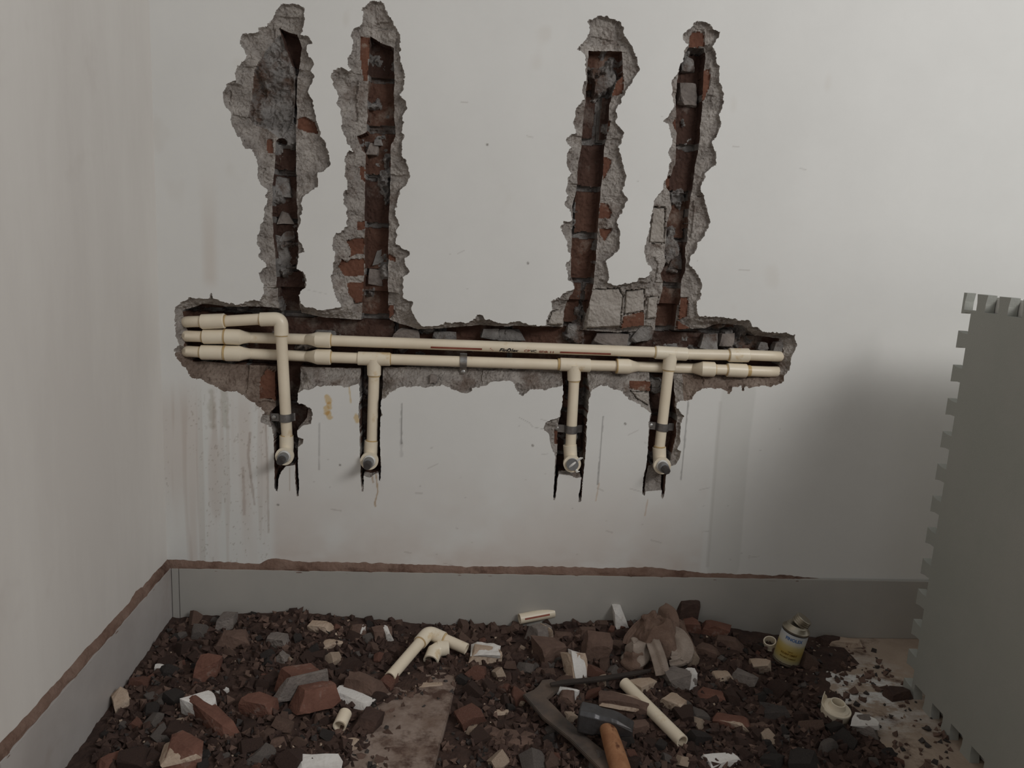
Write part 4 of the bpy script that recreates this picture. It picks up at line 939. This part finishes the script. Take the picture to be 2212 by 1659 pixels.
# ------------------------------------------------------------------ cement tin
def graded(name, stops, axis='Z'):
    mt = bpy.data.materials.new(name); mt.use_nodes = True; nt = mt.node_tree; N = nt.nodes; L = nt.links
    tc = N.new('ShaderNodeTexCoord'); sp = N.new('ShaderNodeSeparateXYZ'); L.new(tc.outputs['Object'], sp.inputs[0])
    mr = N.new('ShaderNodeMapRange'); mr.inputs[1].default_value = 0; mr.inputs[2].default_value = .1; L.new(sp.outputs[axis], mr.inputs[0])
    r = N.new('ShaderNodeValToRGB'); L.new(mr.outputs[0], r.inputs[0]); cr = r.color_ramp
    while len(cr.elements) < len(stops): cr.elements.new(.5)
    for e, (p_, c) in zip(cr.elements, stops): e.position = p_; e.color = (*lin(c), 1)
    L.new(r.outputs[0], N['Principled BSDF'].inputs['Base Color']); N['Principled BSDF'].inputs['Roughness'].default_value = .4
    return mt
T0 = place(1697,1428,.0); root = empty('solvent_cement_tin', (T0.x, T0.y, max(top(T0.x,T0.y),0)+.001)); rt = .0262
lathe('can', [(0,0),(rt,0),(rt+.0010,.0008),(rt+.0010,.0035),(rt,.004),(rt,.072),(rt+.0012,.0725),(rt+.0012,.0755),(rt-.002,.0775),(.021,.0835),(.0185,.0850),(.0180,.0860),(0,.0860)], M['tin'], root)
lab = lathe('label', [(rt+.0003,.0060),(rt+.0004,.0062),(rt+.0004,.0695),(rt+.0003,.0697)], graded('tin_label_print', [(.05,(196,188,160)),(.17,(196,180,116)),(.30,(190,162,84)),(.44,(196,180,122)),(.52,(200,196,184)),(.70,(186,190,194))]), root)
lathe('dark_rim', [(rt+.0006,.0697),(rt+.0008,.0700),(rt+.0008,.0724),(rt+.0006,.0726)], M['plugd'], root)
blue = material('blue_print', (70,112,170)); brn = material('brown_print', (110,78,24))
def oncan(a_c): return lambda s, z_: Vector(((rt+.0009)*math.cos(a_c+s/rt), (rt+.0009)*math.sin(a_c+s/rt), z_))
ac = math.radians(-112)
print_on('FINOLEX', -.017, .017, .0605, .0072, blue, lab, oncan(ac), 0, .0006)
print_on('CPVC', -.005, .005, .0335, .0026, brn, lab, oncan(ac), 0, .0004)
print_on('SOLVENT CEMENT', -.018, .015, .0275, .0040, brn, lab, oncan(ac), 0, .0006)
print_on('SOLVENT CEMENT', -.018, .014, .0195, .0030, brn, lab, oncan(ac), 0, .0006)
cap = lathe('screw_cap', [(0,.0155),(.0150,.0155),(.0165,.0145),(.0165,.0125),(.0158,.0118),(.0168,.0108),(.0168,.0085),(.0160,.0078),(.0170,.0068),(.0170,.0040),(.0162,.0034),(.0178,.0020),(.0178,0),(.0160,.0),(.0160,.010),(0,.010)], M['tin'], root)
cap.location = (.0045, .001, .0868); cap.rotation_euler = (math.radians(6), math.radians(20), 0)
rot(root, 0, 4, 9); tag(root, 'small open tin of solvent cement with a yellow and white label', 'tin')
q = place(1664,1394,.006); 
root = empty('ring_fitting', (q.x, q.y, top(q.x,q.y)+.003))
bm = bmesh.new(); hollow(bm, [Vector((0,0,0)), Vector((0,0,.008)), Vector((0,0,.018))], .0130, .0022); o = bmobj('collar', bm, M['cpvcw'], root, True); edgesmooth(o)
bm = bmesh.new(); hollow(bm, [Vector((0,0,-.004)), Vector((0,0,.001)), Vector((0,0,.004))], .0150, .003); o = bmobj('flange', bm, M['cpvcw'], root, True); edgesmooth(o)
rot(root, 0, 18, -16); tag(root, 'small cream threaded ring leaning beside the cement tin', 'fitting')

# ------------------------------------------------------------------ dirty rag: folded strips over a crumpled heart
K0 = place(1425,1400,.0); root = empty('rag', (K0.x, K0.y, top(K0.x,K0.y)))
def ribbon(pts, wids, mat, name='fabric_strip', th=.0016, twist=None, n=26):
    """cloth band through pixel points (px, py, height above the rubble); wids in pixels"""
    P0 = [place(a_, b_, c_)-Vector(root.location) for a_, b_, c_ in pts]; P = []
    for i in range(n+1):
        t = i/n*(len(P0)-1); k = min(int(t), len(P0)-2); u_ = t-k
        p0, p1, p2, p3 = P0[max(k-1,0)], P0[k], P0[k+1], P0[min(k+2,len(P0)-1)]
        P.append(.5*((2*p1)+(p2-p0)*u_+(2*p0-5*p1+4*p2-p3)*u_*u_+(3*p1-p0-3*p2+p3)*u_**3))
    wd = np.interp(np.linspace(0,1,n+1), np.linspace(0,1,len(wids)), wids)*1.2/kpx(K0)
    view = (CAM-Vector(root.location)).normalized(); bm = bmesh.new(); rows = []; m_ = 12; ph_ = pts[0][0]*.7
    for i in range(n+1):
        t = (P[min(i+1,n)]-P[max(i-1,0)]).normalized(); s = t.cross(view).normalized(); nn2 = s.cross(t).normalized()
        if nn2.dot(view) < 0: nn2 = -nn2
        rows.append([bm.verts.new(P[i]+s*wd[i]*(j/m_-.5)+nn2*(.0022*math.cos((j/m_-.5)*2.6)+.0022*math.sin(j/m_*9.5+.05*i+ph_)-.001)) for j in range(m_+1)])
    for a_, b_ in zip(rows[:-1], rows[1:]):
        for j in range(m_): bm.faces.new((a_[j], a_[j+1], b_[j+1], b_[j]))
    o = bmobj(name, bm, mat, root, True); md = o.modifiers.new('thickness', 'SOLIDIFY'); md.thickness = th; md.offset = -1
    return o
gn = 64; v = []; f = []
for i in range(gn+1):
    for j in range(gn+1):
        u_, w_ = i/gn*2-1, j/gn*2-1; k_ = max(abs(u_), abs(w_))/max(math.hypot(u_, w_), 1e-6); a_ = math.atan2(w_, u_)
        uu_, ww_ = u_*k_, w_*k_; rr_ = math.hypot(uu_, ww_); X_, Y_ = .068*uu_*(1+.18*math.sin(3*a_+1)), .060*ww_*(1+.15*math.sin(4*a_))
        q1 = float(fbm(X_*26+.6*math.sin(Y_*60)+3, Y_*17+8, 2)); q2 = float(fbm(X_*55+20, Y_*40, 2))
        Z_ = (.046*(1-rr_**2)+.026*(1-abs(q1)*2.6)*(1-.5*rr_)+.010*(1-abs(q2)*2.4)*(1-rr_*.6))*(1-rr_**6)
        v.append((X_, Y_, Z_-.004))
for i in range(gn):
    for j in range(gn): a_ = i*(gn+1)+j; f.append((a_, a_+gn+1, a_+gn+2, a_+1))
o = mesh('crumpled_sheet', v, f, M['ragb'], root, True)
ribbon([(1406,1378,.028),(1412,1390,.036),(1424,1425,.032),(1432,1458,.016)], [20,24,25,25], M['rag'])
ribbon([(1440,1362,.036),(1462,1376,.040),(1474,1402,.030),(1468,1425,.016)], [20,34,40,30], M['rag'])
ribbon([(1446,1434,.014),(1470,1430,.016),(1488,1418,.018),(1496,1404,.018)], [12,16,18,14], M['rag'])
ribbon([(1450,1424,.018),(1472,1420,.020),(1488,1408,.022)], [8,10,10], M['rag'])
ribbon([(1400,1325,.050),(1408,1345,.050),(1402,1366,.042),(1412,1384,.036)], [30,26,18,12], M['ragb'])
ribbon([(1424,1318,.048),(1440,1330,.052),(1450,1350,.044),(1444,1366,.036)], [36,40,30,16], M['ragb'])
ribbon([(1398,1340,.046),(1420,1360,.046),(1450,1362,.042),(1466,1376,.034)], [10,14,14,10], M['ragb'])
ribbon([(1396,1340,.036),(1376,1358,.030),(1358,1378,.022),(1352,1392,.012)], [16,18,15,12], M['ragb'])
ribbon([(1376,1366,.024),(1390,1378,.028),(1404,1376,.034)], [12,16,10], M['rag'])
ribbon([(1352,1400,.018),(1368,1410,.028),(1386,1404,.028),(1400,1396,.024)], [34,52,46,16], M['rag'])
ribbon([(1346,1420,.010),(1366,1430,.016),(1392,1424,.014)], [24,36,22], M['ragb'])
ribbon([(1468,1340,.040),(1474,1362,.036),(1480,1384,.024),(1490,1398,.014)], [14,14,10,10], M['ragb'])
tag(root, 'crumpled dirty beige and brown rag on the rubble', 'rag')

# ------------------------------------------------------------------ tools
def flat_tool(name, outline, zt_, th, mat, label, cat, bev=.0012, zfun=None):
    P = [G(a_, b_, zt_ if zfun is None else zfun(a_, b_)) for a_, b_ in outline]; c = sum(P, Vector())/len(P)
    o = prism(name, [p_-c for p_ in P], th, mat, None, bev); o.location = c; tag(o, label, cat); return o
flat_tool('steel_bar', [(1130,1499),(1153,1489),(1163,1480),(1171,1468),(1192,1466),(1216,1478),(1206,1488),(1182,1508),(1201,1527),(1222,1550),(1262,1586),(1330,1640),(1400,1700),(1340,1715),(1292,1656),(1230,1594),(1172,1548)], .036, .007, M['dusty'], 'dusty dark steel bar with a forked end, under the hammer', 'tool')
flat_tool('steel_strip', [(1188,1474),(1215,1468),(1270,1463),(1330,1455),(1390,1446),(1408,1444),(1404,1449),(1370,1457),(1290,1470),(1220,1477),(1190,1480)], .046, .004, M['irond'], 'thin dark steel strip lying from the forked bar towards the rag', 'tool', .0006)
# hammer: tapered cross-pein head on a wooden handle
HA, HB = place(1252,1556,.030), place(1368,1582,.030); HA.z = HB.z = .060
HA, HB = G(1250,1548,.062), G(1368,1574,.058)
hx = (HB-HA).normalized(); hz = Vector((0,0,1)); hz = (hz-hx*hx.z).normalized(); hy = hz.cross(hx); LH = (HB-HA).length
root = empty('hammer', (HA+HB)/2)
sec = [(-.5,.0150,.0165),(-.47,.0185,.0205),(-.20,.0185,.0205),(-.12,.0165,.0180),(.10,.0165,.0180),(.20,.0160,.0165),(.48,.0155,.0060),(.5,.0140,.0045)]
bm = bmesh.new(); rings = []
for s, a_, b_ in sec:
    c = hx*s*LH; ch = .28
    rings.append([bm.verts.new(c+hy*y_*a_+hz*z_*b_) for y_, z_ in ((-1,-1+ch),(-1,1-ch),(-1+ch,1),(1-ch,1),(1,1-ch),(1,-1+ch),(1-ch,-1),(-1+ch,-1))])
for a_, b_ in zip(rings[:-1], rings[1:]):
    for k in range(8): bm.faces.new((a_[k], a_[(k+1)%8], b_[(k+1)%8], b_[k]))
bm.faces.new(rings[0]); bm.faces.new(rings[-1][::-1]); bmesh.ops.recalc_face_normals(bm, faces=bm.faces[:])
bmesh.ops.bevel(bm, geom=bm.edges[:], offset=.0008, segments=1, affect='EDGES')
bmobj('head', bm, M['iron'], root)
ctr = (HA+HB)/2; H1 = G(1352,1700,.034)-ctr; hd = H1.normalized()
P = [Vector((0,0,.002))-hd*.012, hd*.02, hd*.045, H1*.6, H1, H1+hd*.10]
bm = bmesh.new(); rg = tube(bm, P, [.0125,.0138,.0152,.0160,.0165,.0165], 20)
for v_ in bm.verts: pass
o = bmobj('handle', bm, M['wood'], root, True); edgesmooth(o)
tag(root, 'hammer with a dark steel head and orange wooden handle', 'hammer')

# ------------------------------------------------------------------ foam floor mat stood on edge, with notched borders
F0_, F1_ = G(1950,1484), G(2092,1645)
ud = (F1_-F0_); ud.z = 0; ud.normalize()
zt_ = .5
for _ in range(60):                                    # height and lean of the far edge from its two ends
    d_ = ray(2083, 632); tq = (F0_.y-CAM.y)/d_.y; TP = CAM+d_*tq
vd = (TP-F0_); HM = vd.length; vd.normalize()
LM = HM*1.02; pitch = .0625; nd = .030
def edge_pts(n, L, phase):                              # notched border along one side: list of (along, inward)
    out = [(0.,0.)]; s = phase
    while s+pitch*.5 < L-.012:
        out += [(s,0.),(s-.003,nd*.5),(s-.003,nd),(s+pitch*.5+.003,nd),(s+pitch*.5+.003,nd*.5),(s+pitch*.5,0.)]; s += pitch
    return out
nL = [(b_, a_) for a_, b_ in edge_pts(0, HM, .020)]                       # far side, going up
nT = [(a_, HM-b_) for a_, b_ in edge_pts(0, LM, .010)]                      # top, going near
nN = [(LM-b_, HM-a_) for a_, b_ in edge_pts(0, HM, .020)]
nBt = [(LM-a_, b_) for a_, b_ in edge_pts(0, LM, .030)]
ol = nL+nT+nN+nBt
wn = ud.cross(vd).normalized(); wn = wn if wn.x > 0 else -wn               # thickness away from the room centre
bm = bmesh.new(); fa = [bm.verts.new(ud*u_+vd*v_) for u_, v_ in ol]; fb = [bm.verts.new(ud*u_+vd*v_+wn*.016) for u_, v_ in ol]
bm.faces.new(fa); bm.faces.new(fb[::-1])
for i in range(len(fa)): bm.faces.new((fa[i], fb[i], fb[(i+1)%len(fa)], fa[(i+1)%len(fa)]))
bmesh.ops.recalc_face_normals(bm, faces=bm.faces[:]); bmesh.ops.triangulate(bm, faces=[f_ for f_ in bm.faces if len(f_.verts) > 4])
o = bmobj('foam_mat', bm, M['foam']); o.location = F0_; tag(o, 'grey foam floor mat with notched edges, standing upright on the floor', 'mat')

# the mat leans against a plain white box
B0 = F0_+wn*.018+ud*.045; bu = ud*(LM-.06); bn = Vector((wn.x, wn.y, 0)).normalized()*.55; HBx = HM*vd.z-.004
lean = Vector((vd.x, vd.y, 0))*HBx
bm = bmesh.new(); lo_ = [B0, B0+bu, B0+bu+bn, B0+bn]; off_ = Vector((max(lean.x,0), 0, 0))
vv = [bm.verts.new(Vector((q_.x+off_.x, q_.y, 0))-B0) for q_ in lo_]+[bm.verts.new(Vector((q_.x+off_.x, q_.y, HBx))-B0) for q_ in lo_]
for f_ in ((0,1,2,3),(7,6,5,4),(0,4,5,1),(1,5,6,2),(2,6,7,3),(3,7,4,0)): bm.faces.new([vv[i] for i in f_])
bmesh.ops.recalc_face_normals(bm, faces=bm.faces[:]); bmesh.ops.bevel(bm, geom=bm.edges[:], offset=.003, segments=2, affect='EDGES')
o = bmobj('storage_box', bm, M['whitebox']); o.location = (B0.x, B0.y, .0005); tag(o, 'plain white box behind the standing foam mat', 'box')
